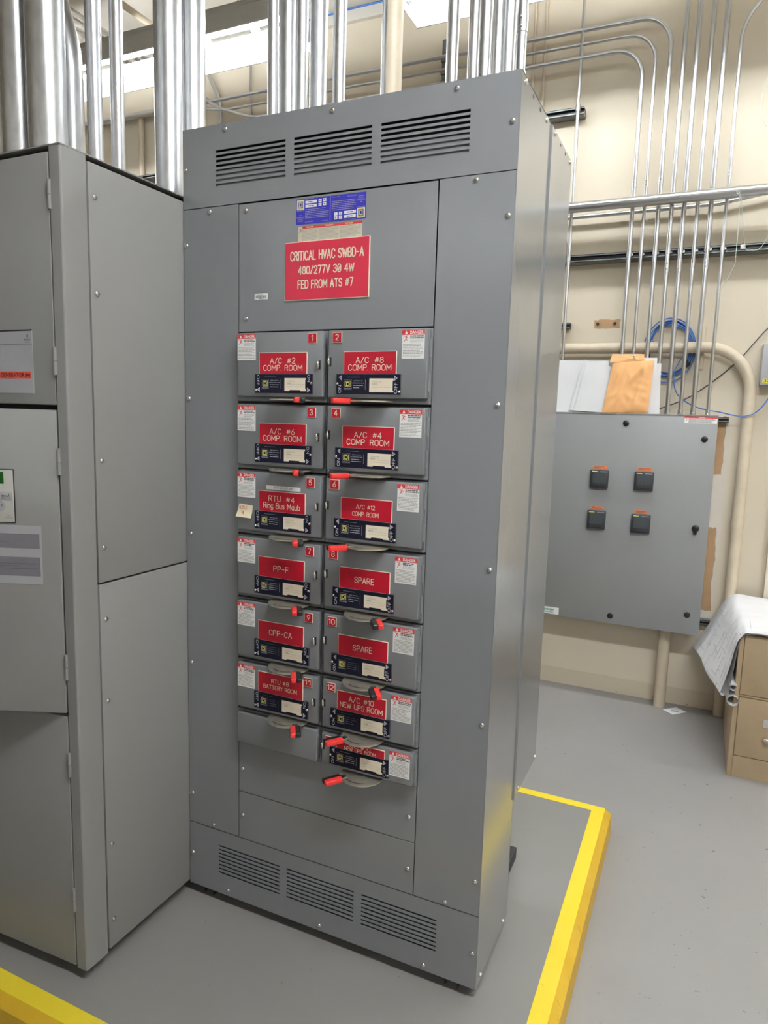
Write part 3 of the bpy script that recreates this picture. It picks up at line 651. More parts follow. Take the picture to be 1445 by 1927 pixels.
    bm = bmesh.new(); add_text(bm, 'CIRCUIT NO.', c0 + 0.008, c0 + 0.034, q1 - 0.010, q1 - 0.0065, yy - 0.0006)
    for zz in (q1 - 0.0165, q1 - 0.0225): quad_bar(bm, (c0 + 0.008, zz), (c1 - 0.006, zz), 0.0005, yy - 0.0006)
    print_lines(bm, c0 + 0.008, c0 + 0.021, q1 - 0.0155, q1 - 0.0125, 1, yy - 0.0006, rng, 0.7, 0)
    O('card_print', bm, M_INKL, r, smooth=False)
    for xx, zz in (((b0 + 0.003, z0 + 0.027), (b1 - 0.003, z0 + 0.008)) if right else ((b0 + 0.003, z0 + 0.008), (b1 - 0.0035, z0 + 0.0275))): screw(SCR_S, (xx, yy, zz), r, 'rivet')
    # latch, knockout, hinges, corner screws
    lx, lz = (0.5015, Bz + 0.091) if right else (0.4695, Bz + 0.083)
    if row >= 5: lz = Bz + 0.062 if not right else Bz + 0.068
    if row == 6: lz = Bz + 0.055
    la = O('latch', B(lx - 0.0005, lx + 0.0055, y - 0.0008, y + 0.001, lz - 0.0115, lz + 0.0115, bev=0.0006, seg=1), M_BLK, u)
    bm = bmesh.new(); bmesh.ops.create_uvsphere(bm, u_segments=14, v_segments=8, radius=1)
    for v in bm.verts: v.co = Vector((lx - 0.0005 + v.co.x * 0.0038, y - 0.003 + v.co.y * 0.005, lz + v.co.z * 0.0105 + v.co.x * -0.002))
    O('latch_wing', bm, M_CHR, la, angle=60)
    kx = 0.5055 if right else 0.4635
    bm = bmesh.new()
    for a, b_ in (((-0.003, 0.014), (0.003, 0.014)), ((-0.003, 0.032), (0.003, 0.032)), ((-0.003, 0.014), (-0.003, 0.032)), ((0.003, 0.014), (0.003, 0.032))):
        quad_bar(bm, (kx + a[0], Bz + a[1]), (kx + b_[0], Bz + b_[1]), 0.0007, y, 0.0002)
    O('knockout_outline', bm, M_MGREY, u, smooth=False)
    if right:
        hgt = Tz - Bz
        for zc in (Tz - 0.27 * hgt, Bz + 0.24 * hgt):
            O('hinge', T([(x1 + 0.0012, -0.0155, zc - 0.022), (x1 + 0.0012, -0.0155, zc + 0.022)], 0.003, 8), M_SBD, u)
        for zz in (Tz - 0.006, Bz - 0.004): screw(SCR_S, (0.4905, -0.008, zz), u)
    # operating handle
    hc = 0.621 if right else 0.383; hz = Bz - 0.0085; cy = -0.021; Rr = 0.060
    bm = bmesh.new(); arc = [(hc + Rr * math.cos(a), cy + Rr * math.sin(a)) for a in [math.pi + math.pi * k / 24 for k in range(25)]]
    arc += [(hc + Rr, -0.008), (hc - Rr, -0.008)]
    lo = [bm.verts.new((p[0], p[1], hz - 0.0018)) for p in arc]; hi = [bm.verts.new((p[0], p[1], hz + 0.0018)) for p in arc]
    bm.faces.new(lo[::-1]); bm.faces.new(hi)
    for i in range(len(arc)): bm.faces.new([lo[i], lo[(i + 1) % len(arc)], hi[(i + 1) % len(arc)], hi[i]])
    sgn = -1 if (right and on) else 1
    hd = O('handle', bm, M_STEELH, u, smooth=False)
    d = Vector((sgn * 0.56, -0.83, 0)).normalized(); base = Vector((hc + sgn * 0.043, -0.056, 0))
    nn = Vector((-d.y, d.x, 0)); st = bmesh.new()
    box(st, -0.012, 0.014, -0.008, 0.008, -0.0022, 0.0022)
    for v in st.verts: v.co = Vector((base.x, base.y, hz + 0.0005)) + d * v.co.x + nn * v.co.y + Vector((0, 0, v.co.z))
    O('handle_stub', st, M_CHR, hd, smooth=False)
    rs = 1 if right else -1
    O('red_grip', grip_half(base + d * 0.006, d, rs, 0.050, 0.0145, hz - 0.001, 0.0135), M_GRIP, hd, angle=40)
    O('black_grip', grip_half(base + d * 0.006, d, -rs, 0.050, 0.0145, hz - 0.001, 0.0135), M_BLK, hd, angle=40)
    bm = bmesh.new(); a0 = [math.radians(q) for q in range(235, 306, 7)]
    for a, b_ in zip(a0, a0[1:]):
        q = [(hc + rr * math.cos(t_), cy + rr * math.sin(t_)) for rr, t_ in ((0.050, a), (0.050, b_), (0.047, b_), (0.047, a))]
        bm.faces.new([bm.verts.new((p[0], p[1], hz + 0.0021)) for p in q])
    O('indicator_slot', bm, M_BLK, hd, smooth=False)
    return u
M_STEELH = mat('dull_zinc_handle', (0.56, 0.52, 0.44), 0.42, 0.8, noise=0.1, nscale=60)
two = lambda a, b_, wa=0.52, wb=0.81, oa=0.0: [(a, wa, 0.0875, 0.1015, oa), (b_, wb, 0.0690, 0.0830, 0.0)]
one = lambda a, wa: [(a, wa, 0.0785, 0.0935, 0.0)]
U = lambda n, s: 'switch unit %s of the switchboard, nameplate reading %s' % (n, s)
switch_unit(0, False, '1', two('A/C  #2', 'COMP. ROOM'), U('one', 'A/C two COMP. ROOM'))
switch_unit(0, True, '2', two('A/C  #8', 'COMP. ROOM'), U('two', 'A/C eight COMP. ROOM'))
switch_unit(1, False, '3', two('A/C  #6', 'COMP. ROOM'), U('three', 'A/C six COMP. ROOM'))
switch_unit(1, True, '4', two('A/C  #4', 'COMP. ROOM'), U('four', 'A/C four COMP. ROOM'))
u5 = switch_unit(2, False, '5', [('RTU  #4', 0.55, 0.0895, 0.1035, 0.0), ('Ring Bus Maub', 0.78, 0.0690, 0.0845, 0.0)], U('five', 'RTU four Ring Bus'))
switch_unit(2, True, '6', [('A/C #12', 0.36, 0.0895, 0.1000, -0.01), ('COMP. ROOM', 0.51, 0.0705, 0.0815, -0.01)], U('six', 'A/C twelve COMP. ROOM'))
switch_unit(3, False, '7', one('PP-F', 0.32), U('seven', 'PP-F'))
switch_unit(3, True, '8', one('SPARE', 0.38), 'switch unit eight with SPARE nameplate, beside the PP-F unit, handle off', on=False)
switch_unit(4, False, '9', one('CPP-CA', 0.50), U('nine', 'CPP-CA'))
switch_unit(4, True, '10', one('SPARE', 0.38), 'switch unit ten with SPARE nameplate, beside the CPP-CA unit, handle off', on=False)
switch_unit(5, False, '11', [('RTU #8', 0.38, 0.0930, 0.1045, 0.0), ('BATTERY ROOM', 0.74, 0.0745, 0.0860, 0.0)], U('eleven', 'RTU eight BATTERY ROOM'))
switch_unit(5, True, '12', [('A/C #10', 0.50, 0.0890, 0.1030, 0.0), ('NEW UPS ROOM', 0.86, 0.0695, 0.0835, 0.0)], U('twelve', 'A/C ten NEW UPS ROOM'))
switch_unit(6, True, '14', [('CU #10', 0.42, 0.0715, 0.0810, 0.0), ('NEW UPS ROOM', 0.64, 0.0605, 0.0700, 0.0)], 'lowest switch unit of the switchboard, red nameplate reading CU ten NEW UPS ROOM')
# paper strip label on unit five
wl = O('strip_label', B(0.308, 0.4185, DF - 0.0004, DF, 1.3395, 1.3505), M_WHITE, u5, smooth=False)
text('strip_lettering', [('RTU #4 UPS RM', 0.334, 0.393, 1.3415, 1.3485)], DF - 0.0005, M_INK, wl)
# blank drawer-like cover under unit eleven
bk = thing('blank_cover', (0.345, 0, BOTS[6] - 0.013), 'plain dark grey blank cover below switch unit eleven', 'cover plate')
O('housing', B(0.197, 0.4825, -0.008, 0.006, BOTS[6] - 0.010, TOPS[6] + 0.002, bev=0.001, seg=1), M_SBD, bk)
O('cover', B(0.211, 0.4815, DF, -0.0085, BOTS[6], TOPS[6], bev=0.0035, seg=3), M_SBD, bk)
# sticky note on unit five
bm = bmesh.new(); g = 6
c4 = [Vector((0.218, 0, 1.293)), Vector((0.264, 0, 1.290)), Vector((0.262, 0, 1.2545)), Vector((0.210, 0, 1.256))]
vv = []
for j in range(g + 1):
    t_ = j / g; a = c4[0].lerp(c4[3], t_); b_ = c4[1].lerp(c4[2], t_)
    vv.append([bm.verts.new((a.lerp(b_, i / g)).to_tuple()[0:1] + (DF - 0.0012 - 0.007 * t_ * t_,) + (a.lerp(b_, i / g).z,)) for i in range(g + 1)])
for j in range(g):
    for i in range(g): bm.faces.new([vv[j][i], vv[j][i + 1], vv[j + 1][i + 1], vv[j + 1][i]])
sn = thing('sticky_note', (0.238, DF, 1.255), 'small yellowed sticky note handwritten RTU 4 on switch unit five', 'note')
O('sheet', bm, M_STICK, sn)
text('handwriting', [('RTU', 0.2225, 0.2475, 1.2775, 1.288), ('4', 0.230, 0.2375, 1.2635, 1.2745)], DF - 0.0062, M_DRED, sn)

# ------------------------------------------------------------------ transfer switch cabinet (left)
HA, DA, DB = 2.151, -0.4154, 0.46
ats = thing('transfer_switch_cabinet', (-0.6, 0.0, 0.0), 'light grey transfer switch cabinet with hinged doors standing against the switchboard', 'cabinet')
XA = -1.22
bm = bmesh.new()
box(bm, XA, -0.012, DA + 0.03, DB, ZB, HA - 0.012); O('body', bm, M_ATS_D if 'M_ATS_D' in globals() else M_DARK, ats, smooth=False)
# corner post: rounded outer corner, one sheet folded
bm = bmesh.new(); pr = [(-0.036, DA, 0)]
for k in range(6):
    a = math.radians(-90 + 18 * k); pr.append((-0.001 - 0.007 + 0.007 * math.cos(a), DA + 0.007 + 0.007 * math.sin(a), 0))
pr += [(-0.001, DA + 0.074, 0), (-0.012, DA + 0.074, 0), (-0.036, DA + 0.05, 0)]
lo = [bm.verts.new((p[0], p[1], ZB)) for p in pr]; hi = [bm.verts.new((p[0], p[1], HA - 0.003)) for p in pr]
bm.faces.new(lo[::-1]); bm.faces.new(hi)
for i in range(len(pr)): bm.faces.new([lo[i], lo[(i + 1) % len(pr)], hi[(i + 1) % len(pr)], hi[i]])
O('corner_post', bm, M_ATS, ats, angle=12)
O('top_cover', B(XA, 0.0, DA - 0.001, DB, HA - 0.003, HA), M_ATS, ats, smooth=False)
O('side_panel', B(-0.014, -0.001, DA + 0.080, DB, 1.0955, HA - 0.014, bev=0.003), M_ATS, ats)
O('side_panel', B(-0.014, -0.001, DA + 0.080, DB, ZB + 0.006, 1.0910, bev=0.003), M_ATS, ats)
for z in (2.058, 1.830, 1.415, 1.188, 0.996, 0.769, 0.352, 0.125): screw(SCR_X, (-0.001, -0.317, z), ats)
def ats_door(z0, z1, ang, w=1.17):
    """door hinged on the corner post; returned object carries the swing"""
    bm = bmesh.new(); box(bm, -w, -0.003, -0.0, 0.022, z0, z1, bev=0.004, seg=3)
    bmesh.ops.recalc_face_normals(bm, faces=bm.faces)
    me = bpy.data.meshes.new('door'); bm.to_mesh(me); bm.free(); me.shade_smooth(); me.set_sharp_from_angle(angle=math.radians(24)); me.materials.append(M_ATS)
    o = bpy.data.objects.new('door', me); COL.objects.link(o); o.parent = ats
    o.location = Vector((-0.038, DA, 0)) - WO[ats.name]; o.rotation_euler = (0, 0, ang); WO[o.name] = Vector((0, 0, 0))
    return o
d1 = ats_door(1.5525, HA - 0.014, 0.0); d2 = ats_door(0.762, 1.541, math.radians(22.4)); d3 = ats_door(ZB + 0.002, 0.752, math.radians(2.5))
for d_, zz in ((d1, (2.04, 1.658)), (d2, (1.415, 0.888)), (d3, (0.623, 0.237))):
    for z in zz:
        for a, b_ in ((z - 0.033, z - 0.0005), (z + 0.0005, z + 0.033)): O('hinge', T([(0.0015, -0.002, a), (0.0015, -0.002, b_)], 0.0048, 10), M_ATS, d_)
# data panel on the upper door (door-local coordinates: x from the hinge, front plane y = 0)
y = 0.0
O('data_panel', B(-0.40, -0.077, y - 0.0008, y + 0.001, 1.580, 1.7325), M_LGREY, d1, smooth=False)
O('data_header', B(-0.40, -0.0775, y - 0.0012, y - 0.0006, 1.7000, 1.7320), M_LGREY, d1, smooth=False); O('data_border', B(-0.40, -0.077, y - 0.0020, y - 0.0006, 1.7315, 1.7345), M_BLK, d1, smooth=False)
bm = bmesh.new(); add_text(bm, 'EMERSON.', -0.1045, -0.0815, 1.7075, 1.7125, y - 0.0012, bold=0.02); add_text(bm, 'Network Power', -0.102, -0.084, 1.7025, 1.7055, y - 0.0012)
for q in (((-0.0945, 1.7165), (-0.091, 1.7225)), ((-0.0945, 1.7225), (-0.091, 1.7165))): quad_bar(bm, *q, 0.0028, y - 0.0012)
quad_bar(bm, (-0.40, 1.6995), (-0.078, 1.6995), 0.0012, y - 0.001)
O('panel_lettering', bm, M_INK, d1, smooth=False)
O('orange_strip', B(-0.36, -0.086, y - 0.0014, y - 0.0006, 1.6165, 1.6335), M_OSTRIP, d1, smooth=False)
O('strip_lettering', add_text(bmesh.new(), 'EMERGENCY ON GENERATOR #4', -0.310, -0.0885, 1.6195, 1.6305, y - 0.0014, bold=0.01), M_BLK, d1, smooth=False)
# controller keypad and instruction overlay on the ajar door
O('keypad_bezel', B(-0.30, -0.1150, y - 0.003, y + 0.001, 1.2585, 1.3935, bev=0.0014, seg=2), M_BLK, d2)
O('keypad', B(-0.2985, -0.1165, y - 0.0042, y - 0.002, 1.2605, 1.3905, bev=0.001, seg=1), M_PGREY, d2)
O('display', B(-0.235, -0.1395, y - 0.0052, y - 0.004, 1.3565, 1.386, bev=0.0005, seg=1), M_GREEN, d2)
O('enter_button', B(-0.1495, -0.1205, y - 0.0056, y - 0.004, 1.3175, 1.3375, bev=0.0014, seg=2), M_LGREY, d2)
bm = T([(-0.154, y - 0.004, 1.303), (-0.154, y - 0.0056, 1.303)], 0.0155, 20); O('arrow_button', bm, M_LGREY, d2)
bm = bmesh.new(); quad_bar(bm, (-0.146, 1.3265), (-0.126, 1.3265), 0.0022, y - 0.0057); quad_bar(bm, (-0.127, 1.3265), (-0.127, 1.333), 0.0022, y - 0.0057)
for t3 in ([(-0.1465, 1.3265), (-0.141, 1.3295), (-0.141, 1.3235)], [(-0.1425, 1.303), (-0.1475, 1.307), (-0.1475, 1.299)]): bm.faces.new([bm.verts.new((p[0], y - 0.006, p[1])) for p in t3])
add_text(bm, 'Power', -0.1335, -0.1255, 1.2755, 1.2785, y - 0.0044); add_text(bm, 'Control Center', -0.139, -0.1195, 1.2705, 1.2735, y - 0.0044)
O('key_symbols', bm, M_INK, d2, smooth=False)
O('instruction_overlay', B(-0.42, -0.0515, y - 0.0007, y + 0.001, 1.103, 1.253), M_LGREY, d2, smooth=False)
O('overlay_block', B(-0.41, -0.0568, y - 0.0011, y - 0.0005, 1.195, 1.2320), M_MGREY, d2, smooth=False)
O('overlay_block', B(-0.41, -0.0568, y - 0.0011, y - 0.0005, 1.124, 1.1725), M_MGREY, d2, smooth=False)
bm = bmesh.new(); rng = random.Random(8)
print_lines(bm, -0.40, -0.085, 1.209, 1.218, 2, y - 0.0011, rng, 0.4, 0.6); O('overlay_print', bm, M_INK, d2, smooth=False); bm = bmesh.new(); print_lines(bm, -0.40, -0.066, 1.140, 1.165, 4, y - 0.0011, rng, 0.3, 0.6)
O('overlay_print', bm, M_INK, d2, smooth=False)
O('base_channel', B(XA, -0.03, DA + 0.045, DA + 0.05, 0, ZB), M_DARK, ats, smooth=False)
O('base_channel', B(-0.05, -0.045, DA + 0.05, DB, 0, ZB), M_DARK, ats, smooth=False)

# ------------------------------------------------------------------ conduits rising from the cabinets
def pipe(name, pts, r, m, label, R=None, couplings=(), group=None, seg=20, cat='conduit'):
    path = fillet(pts, R) if R else [Vector(p) for p in pts]
    base = min(path, key=lambda p: p.z)
    t = thing(name, base, label, cat, group)
    O('tube', T(path, r, seg), m, t)
    for cpt in couplings:
        if len(cpt) == 3: (a, b_, kk), nm = cpt, 'coupling'
        else: (a, b_, kk, nm) = cpt
        O(nm, T([a, b_], r * kk, seg), m, t)
        if nm == 'coupling':
            for pz in (0.25, 0.75):
                q = Vector(a).lerp(Vector(b_), pz) + Vector((0, -r * kk, 0)); screw(SCR_S, q, t, 'set_screw')
    return t
TOPZ = CEIL
def riser(x, y, z0, d, label, m=M_GAL, couplings=(), group='conduits rising from the switchboard'):
    return pipe('conduit', [(x, y, z0), (x, y, TOPZ)], d / 2, m, label, couplings=couplings, group=group, seg=24)
SBZ = H - 0.002
sbl = [(0.200, 0.15, 0.030, 'slim steel conduit rising from the switchboard, first from the transfer switch cabinet'),
       (0.1515, 0.30, 0.053, 'thick steel conduit, second riser on the switchboard counted from the transfer switch cabinet'),
       (0.264, 0.20, 0.037, 'medium steel conduit, third riser on the switchboard counted from the transfer switch cabinet'),
       (0.261, 0.30, 0.053, 'thick steel conduit, fourth riser on the switchboard counted from the transfer switch cabinet'),
       (0.359, 0.25, 0.0385, 'medium steel conduit, fifth riser, standing apart beside the beige pipe'),
       (0.684, 0.30, 0.034, 'medium steel conduit, first riser past the beige pipe on the switchboard'),
       (0.694, 0.45, 0.034, 'steel conduit riser partly hidden behind others, second past the beige pipe'),
       (0.825, 0.15, 0.032, 'steel conduit, third riser past the beige pipe on the switchboard'),
       (0.780, 0.40, 0.032, 'steel conduit riser set back, fourth past the beige pipe'),
       (0.869, 0.20, 0.0385, 'steel conduit with a set-screw connector at the switchboard top, fifth past the beige pipe'),
       (0.925, 0.12, 0.024, 'slim steel conduit with a coupling at the open corner of the switchboard top')]
for i, (x, yv, d, lb) in enumerate(sbl):
    cps = ()
    if i == 9: cps = [((x, yv, SBZ), (x, yv, SBZ + 0.075), 1.16)]
    if i == 10: cps = [((x, yv, 2.46), (x, yv, 2.50), 1.14), ((x, yv, SBZ), (x, yv, SBZ + 0.05), 1.2)]
    riser(x, yv, SBZ, d, lb, couplings=cps)
bp = pipe('painted_pipe', [(0.5015, 0.30, SBZ), (0.5015, 0.30, TOPZ)], 0.030, M_BEIGEP, 'beige painted pipe with a bare grey strip rising from the switchboard', cat='pipe', seg=28)
# strip of bare metal where the paint is missing
bm = bmesh.new(); rng = random.Random(2); prev = None; z = SBZ
while z < TOPZ:
    a1 = math.radians(rng.uniform(256, 265)); row = []
    for k in range(9):
        a = math.radians(178) + (a1 - math.radians(178)) * k / 8; row.append(bm.verts.new((0.5015 + 0.0304 * math.cos(a), 0.30 + 0.0304 * math.sin(a), z)))
    if prev:
        for k in range(8): bm.faces.new([prev[k], prev[k + 1], row[k + 1], row[k]])
    prev = row; z += rng.uniform(0.008, 0.03)
O('bare_strip', bm, M_GAL, bp, angle=40)
atl = [(-0.5415, -0.15, 0.038, 'slim steel conduit farthest from the switchboard on the transfer switch cabinet'),
       (-0.463, -0.15, 0.089, 'fat steel conduit on the transfer switch cabinet beside the slim outer one'),
       (-0.348, -0.15, 0.1016, 'fattest steel conduit rising from the transfer switch cabinet'),
       (-0.328, 0.00, 0.0442, 'slim steel conduit behind the bent one on the transfer switch cabinet'),
       (-0.2385, 0.00, 0.0384, 'slimmer steel conduit standing alone midway on the transfer switch cabinet'),
       (-0.225, 0.20, 0.086, 'fat steel conduit next to the switchboard corner, on the transfer switch cabinet'),
       (-0.2135, 0.30, 0.0845, 'fat steel conduit partly behind the switchboard corner, on the transfer switch cabinet')]
for x, yv, d, lb in atl: riser(x, yv, HA, d, lb, group='conduits rising from the transfer switch cabinet')
pipe('conduit', [(-0.478, 0.05, HA), (-0.478, 0.05, 2.63), (-0.75, 0.05, 3.45), (-0.75, 0.05, TOPZ)], 0.036, M_GAL, 'thick steel conduit that bends sideways above the transfer switch cabinet', R=0.45, group='conduits rising from the transfer switch cabinet', seg=24)

# ------------------------------------------------------------------ wall conduits
YC = 2.595; CZ = 1.603
xs = [0.924, 0.9866, 1.0599, 1.1263, 1.1888, 1.2562, 1.3207, 1.3951]
rs = [0.0115, 0.009, 0.0118, 0.0117, 0.0125, 0.0105, 0.0130, 0.009]
elb = [3.555, 3.623, 3.694]
SZ = 2.482
ORD = ['first', 'second', 'third', 'fourth', 'fifth', 'sixth', 'seventh', 'eighth']
for i, (x, r) in enumerate(zip(xs, rs)):
    if i == 0: pts = [(x, YC, CZ), (x, YC, elb[0]), (-1.60, YC, elb[0]), (-1.95, YC, 3.68), (-2.25, YC, 3.98)]; R = [0.15, 0.5, 0.5]
    elif i == 1: pts = [(x, YC, CZ), (x, YC, elb[1]), (-1.85, YC, elb[1] + 0.02), (-2.35, YC, 3.74)]; R = [0.15, 0.5]
    elif i == 2: pts = [(x, YC, CZ), (x, YC, elb[2]), (-3.3, YC, elb[2] + 0.035)]; R = [0.16]
    elif i == 7: pts = [(x, YC, CZ), (x, YC, 3.58), (1.60, YC, 3.83), (1.60, YC, CEIL)]; R = [0.22, 0.15]
    else: pts = [(x, YC, CZ), (x, YC, TOPZ)]; R = None
    cps = [((x, YC, CZ), (x, YC, CZ + 0.03), 1.25), ((x - 0, YC, SZ - 0.012), (x, YC, SZ + 0.012), 1.22, 'strap')]
    if i in (0, 1, 2, 7): cps.append(((x, YC, 2.835), (x, YC, 2.875), 1.16))
    if i in (3, 4, 5, 6): cps.append(((x, YC, 2.375), (x, YC, 2.435), 1.16))
    if i < 3: end = 'turning on an elbow'
    elif i == 7: end = 'bending away near its top'
    else: end = 'running straight up the cream wall'
    t = pipe('wall_conduit', pts, r, M_EMT, '%s of eight thin conduits above the wall enclosure, %s' % (ORD[i], end), R=R, couplings=cps, group='thin conduits on the back wall', seg=16)
    bm = bmesh.new(); box(bm, x - 0.006, x + r + 0.009, YC - 0.002, 2.62, SZ - 0.009, SZ + 0.004, bev=0.001, seg=1); O('strap_ear', bm, M_EMT, t)
    if i < 3:
        for xx in (-0.222,): O('strap_ear', B(xx - 0.02, xx + 0.02, YC - 0.004, YC + 0.02, elb[i] - r - 0.004, elb[i] + r + 0.004), M_STRUT, t, smooth=False)
pipe('wall_conduit', [(0.5928, YC, 1.55), (0.5928, YC, TOPZ)], 0.0098, M_EMT, 'lone thin conduit on the wall beside the back corner of the switchboard', couplings=[((0.5928, YC, SZ - 0.015), (0.5928, YC, SZ + 0.012), 1.35, 'strap'), ((0.5928, YC, 3.28), (0.5928, YC, 3.31), 1.35, 'strap')], group='thin conduits on the back wall', seg=16)
for x in (0.304, 0.368): pipe('painted_conduit', [(x, 2.68, 2.4), (x, 2.68, TOPZ)], 0.008, M_BEIGEP, 'thin cream painted conduit, one of two alike on the wall behind the switchboard top', group='cream painted conduits', seg=12)
pipe('horizontal_conduit', [(0.30, 2.545, 2.7465), (3.4, 2.545, 2.7465)], 0.0285, M_EMT, 'large horizontal steel conduit crossing in front of the thin wall conduits', seg=24)
pipe('horizontal_conduit', [(0.30, 2.655, 2.722), (1.36, 2.655, 2.727), (2.2, 2.655, 2.86), (3.4, 2.655, 2.86)], 0.0115, M_EMT, 'thin horizontal conduit tucked behind the large horizontal one', R=0.3, seg=14)
# strut channels
def strut(name, x0, x1, z, label, yf=2.612, h=0.0413, yb=YW):
    t = thing(name, ((x0 + x1) / 2, yb, z), label, 'strut')
    bm = bmesh.new(); h2 = h / 2
    box(bm, x0, x1, yf, yb, z + h2 - 0.003, z + h2); box(bm, x0, x1, yf, yb, z - h2, z - h2 + 0.003)
    box(bm, x0, x1, yf, yf + 0.003, z + h2 - 0.009, z + h2); box(bm, x0, x1, yf, yf + 0.003, z - h2, z - h2 + 0.009)
    O('channel', bm, M_STRUT, t, smooth=False); O('channel_back', B(x0, x1, yf + 0.02, yb, z - h2 + 0.003, z + h2 - 0.003), M_BLK, t, smooth=False)
    return t
strut('strut_channel', 0.55, 3.2, SZ, 'long dark strut channel across the wall carrying the thin conduits')
strut('strut_channel', 0.20, 0.620, 3.295, 'short black strut channel high on the wall beside the switchboard top', yf=2.63)
strut('strut_channel', 0.45, 0.613, 2.112, 'short strut stub on the wall above the stacked papers', yf=2.65, h=0.034)
strut('strut_channel', 0.5, 1.505, 1.583, 'grey strut behind the wall enclosure, its end showing at the side', yf=2.65, h=0.03)
strut('strut_channel', 0.5, 1.505, 0.43, 'lower strut behind the wall enclosure near the draped drawing', yf=2.65, h=0.03)
strut('strut_channel', -2.70, -2.3, 3.30, 'short black strut on the wall above the transfer switch cabinet', yf=2.64, h=0.03)
vs = thing('hanger_bracket', (-0.222, 2.6, 3.5), 'upright dark strut bracket holding the horizontal wall conduits', 'bracket')
O('bracket_channel', B(-0.242, -0.202, 2.612, YW, 3.48, 3.81), M_STRUT, vs, smooth=False)
# background conduits on the wall at the upper left
pipe('horizontal_conduit', [(-5.5, 2.66, 3.765), (-2.35, 2.66, 3.755)], 0.022, M_EMT, 'horizontal conduit high on the wall behind the transfer switch conduits', seg=14)
pipe('painted_pipe', [(-2.69, 2.67, 2.3), (-2.69, 2.67, 3.735)], 0.020, M_BEIGEP, 'cream painted vertical pipe on the wall above the transfer switch cabinet', cat='pipe', seg=14)
pipe('wall_conduit', [(-1.94, 2.66, 3.0), (-1.94, 2.66, 3.74), (-2.10, 2.66, 4.05)], 0.0145, M_EMT, 'thin conduit on the wall that curves over below the strip light', R=0.35, seg=12)
pipe('wall_conduit', [(-1.69, 2.675, 3.0), (-1.69, 2.675, TOPZ)], 0.0095, M_EMT, 'thin upright conduit on the wall seen between the thick switchboard risers', seg=12)
for x, r in ((-2.41, 0.016), (-2.475, 0.013), (-2.565, 0.016), (-2.06, 0.020)):
    lbs = {-2.41: 'ceiling conduit, second of the close-set three near the strip light', -2.475: 'thinnest ceiling conduit, middle of the close-set three', -2.565: 'ceiling conduit, outermost of the close-set three near the strip light', -2.06: 'thick cream ceiling conduit running apart from the other three'}
    pipe('ceiling_conduit', [(x, -3.0, 4.0), (x, 2.66, 4.0)], r, M_BEIGEP if x > -2.2 else M_EMT, lbs[x], seg=12)
# large beige elbow pipe on the wall
YP = 2.645
pipe('painted_pipe', [(0.20, YP, 1.979), (1.594, YP, 1.973), (1.594, YP, HP)], 0.0305, M_BEIGEP, 'beige painted pipe with a wide elbow turning down beside the wall enclosure', R=[0.24],
     couplings=[((1.594, YP, 1.60), (1.594, YP, 1.64), 1.1, 'sleeve'), ((1.594, YP, 0.995), (1.594, YP, 1.045), 1.14, 'sleeve')], cat='pipe', seg=24)
pipe('painted_pipe', [(1.275, 2.62, HP), (1.275, 2.62, 0.50)], 0.032, M_BEIGEP, 'beige painted pipe stub between the floor and the wall enclosure', cat='pipe', seg=24)
cl = thing('pipe_clamp', (1.334, 2.68, 1.86), 'cream strut plate clamping the beige pipe to the wall', 'clamp')
O('plate', B(1.318, 1.350, 2.684, YW, 1.858, 2.088, bev=0.002), M_BEIGEP, cl); O('clamp_bolt', T([(1.334, 2.66, 1.935), (1.334, 2.69, 1.935)], 0.008, 10), M_STRUT, cl)

# ------------------------------------------------------------------ wall enclosure with four meters
EY, EX0, EX1, EZ0, EZ1 = 2.50, 0.537, 1.4505, 0.388, CZ
en = thing('wall_enclosure', ((EX0 + EX1) / 2, 2.6, EZ0), 'large grey wall enclosure with four square black meters', 'electrical box')
O('body', B(EX0 + 0.006, EX1 - 0.006, EY + 0.018, 2.69, EZ0 + 0.006, EZ1, bev=0.003), M_ENC, en)
dr = O('door', B(EX0, EX1, EY, EY + 0.020, EZ0, EZ1 - 0.006, bev=0.003), M_ENC, en)
O('rain_lip', B(EX0, EX1, EY - 0.002, EY + 0.03, EZ1 - 0.005, EZ1 + 0.001), M_ENC, en, smooth=False)
for x, z in ((0.985, 1.549), (1.392, 1.475), (0.976, 0.434), (1.384, 0.500)):
    O('latch_bolt', T([(x, EY, z), (x, EY - 0.004, z), (x, EY - 0.006, z)], [0.0165, 0.0165, 0.012], 18), M_BLK, dr)
hb = T([(1.387, EY, 0.988), (1.387, EY - 0.012, 0.988), (1.387, EY - 0.015, 0.988)], [0.0195, 0.0185, 0.013], 18)
box(hb, 1.378, 1.395, EY - 0.014, EY - 0.002, 0.955, 0.99, bev=0.003); O('door_handle', hb, M_BLK, dr)
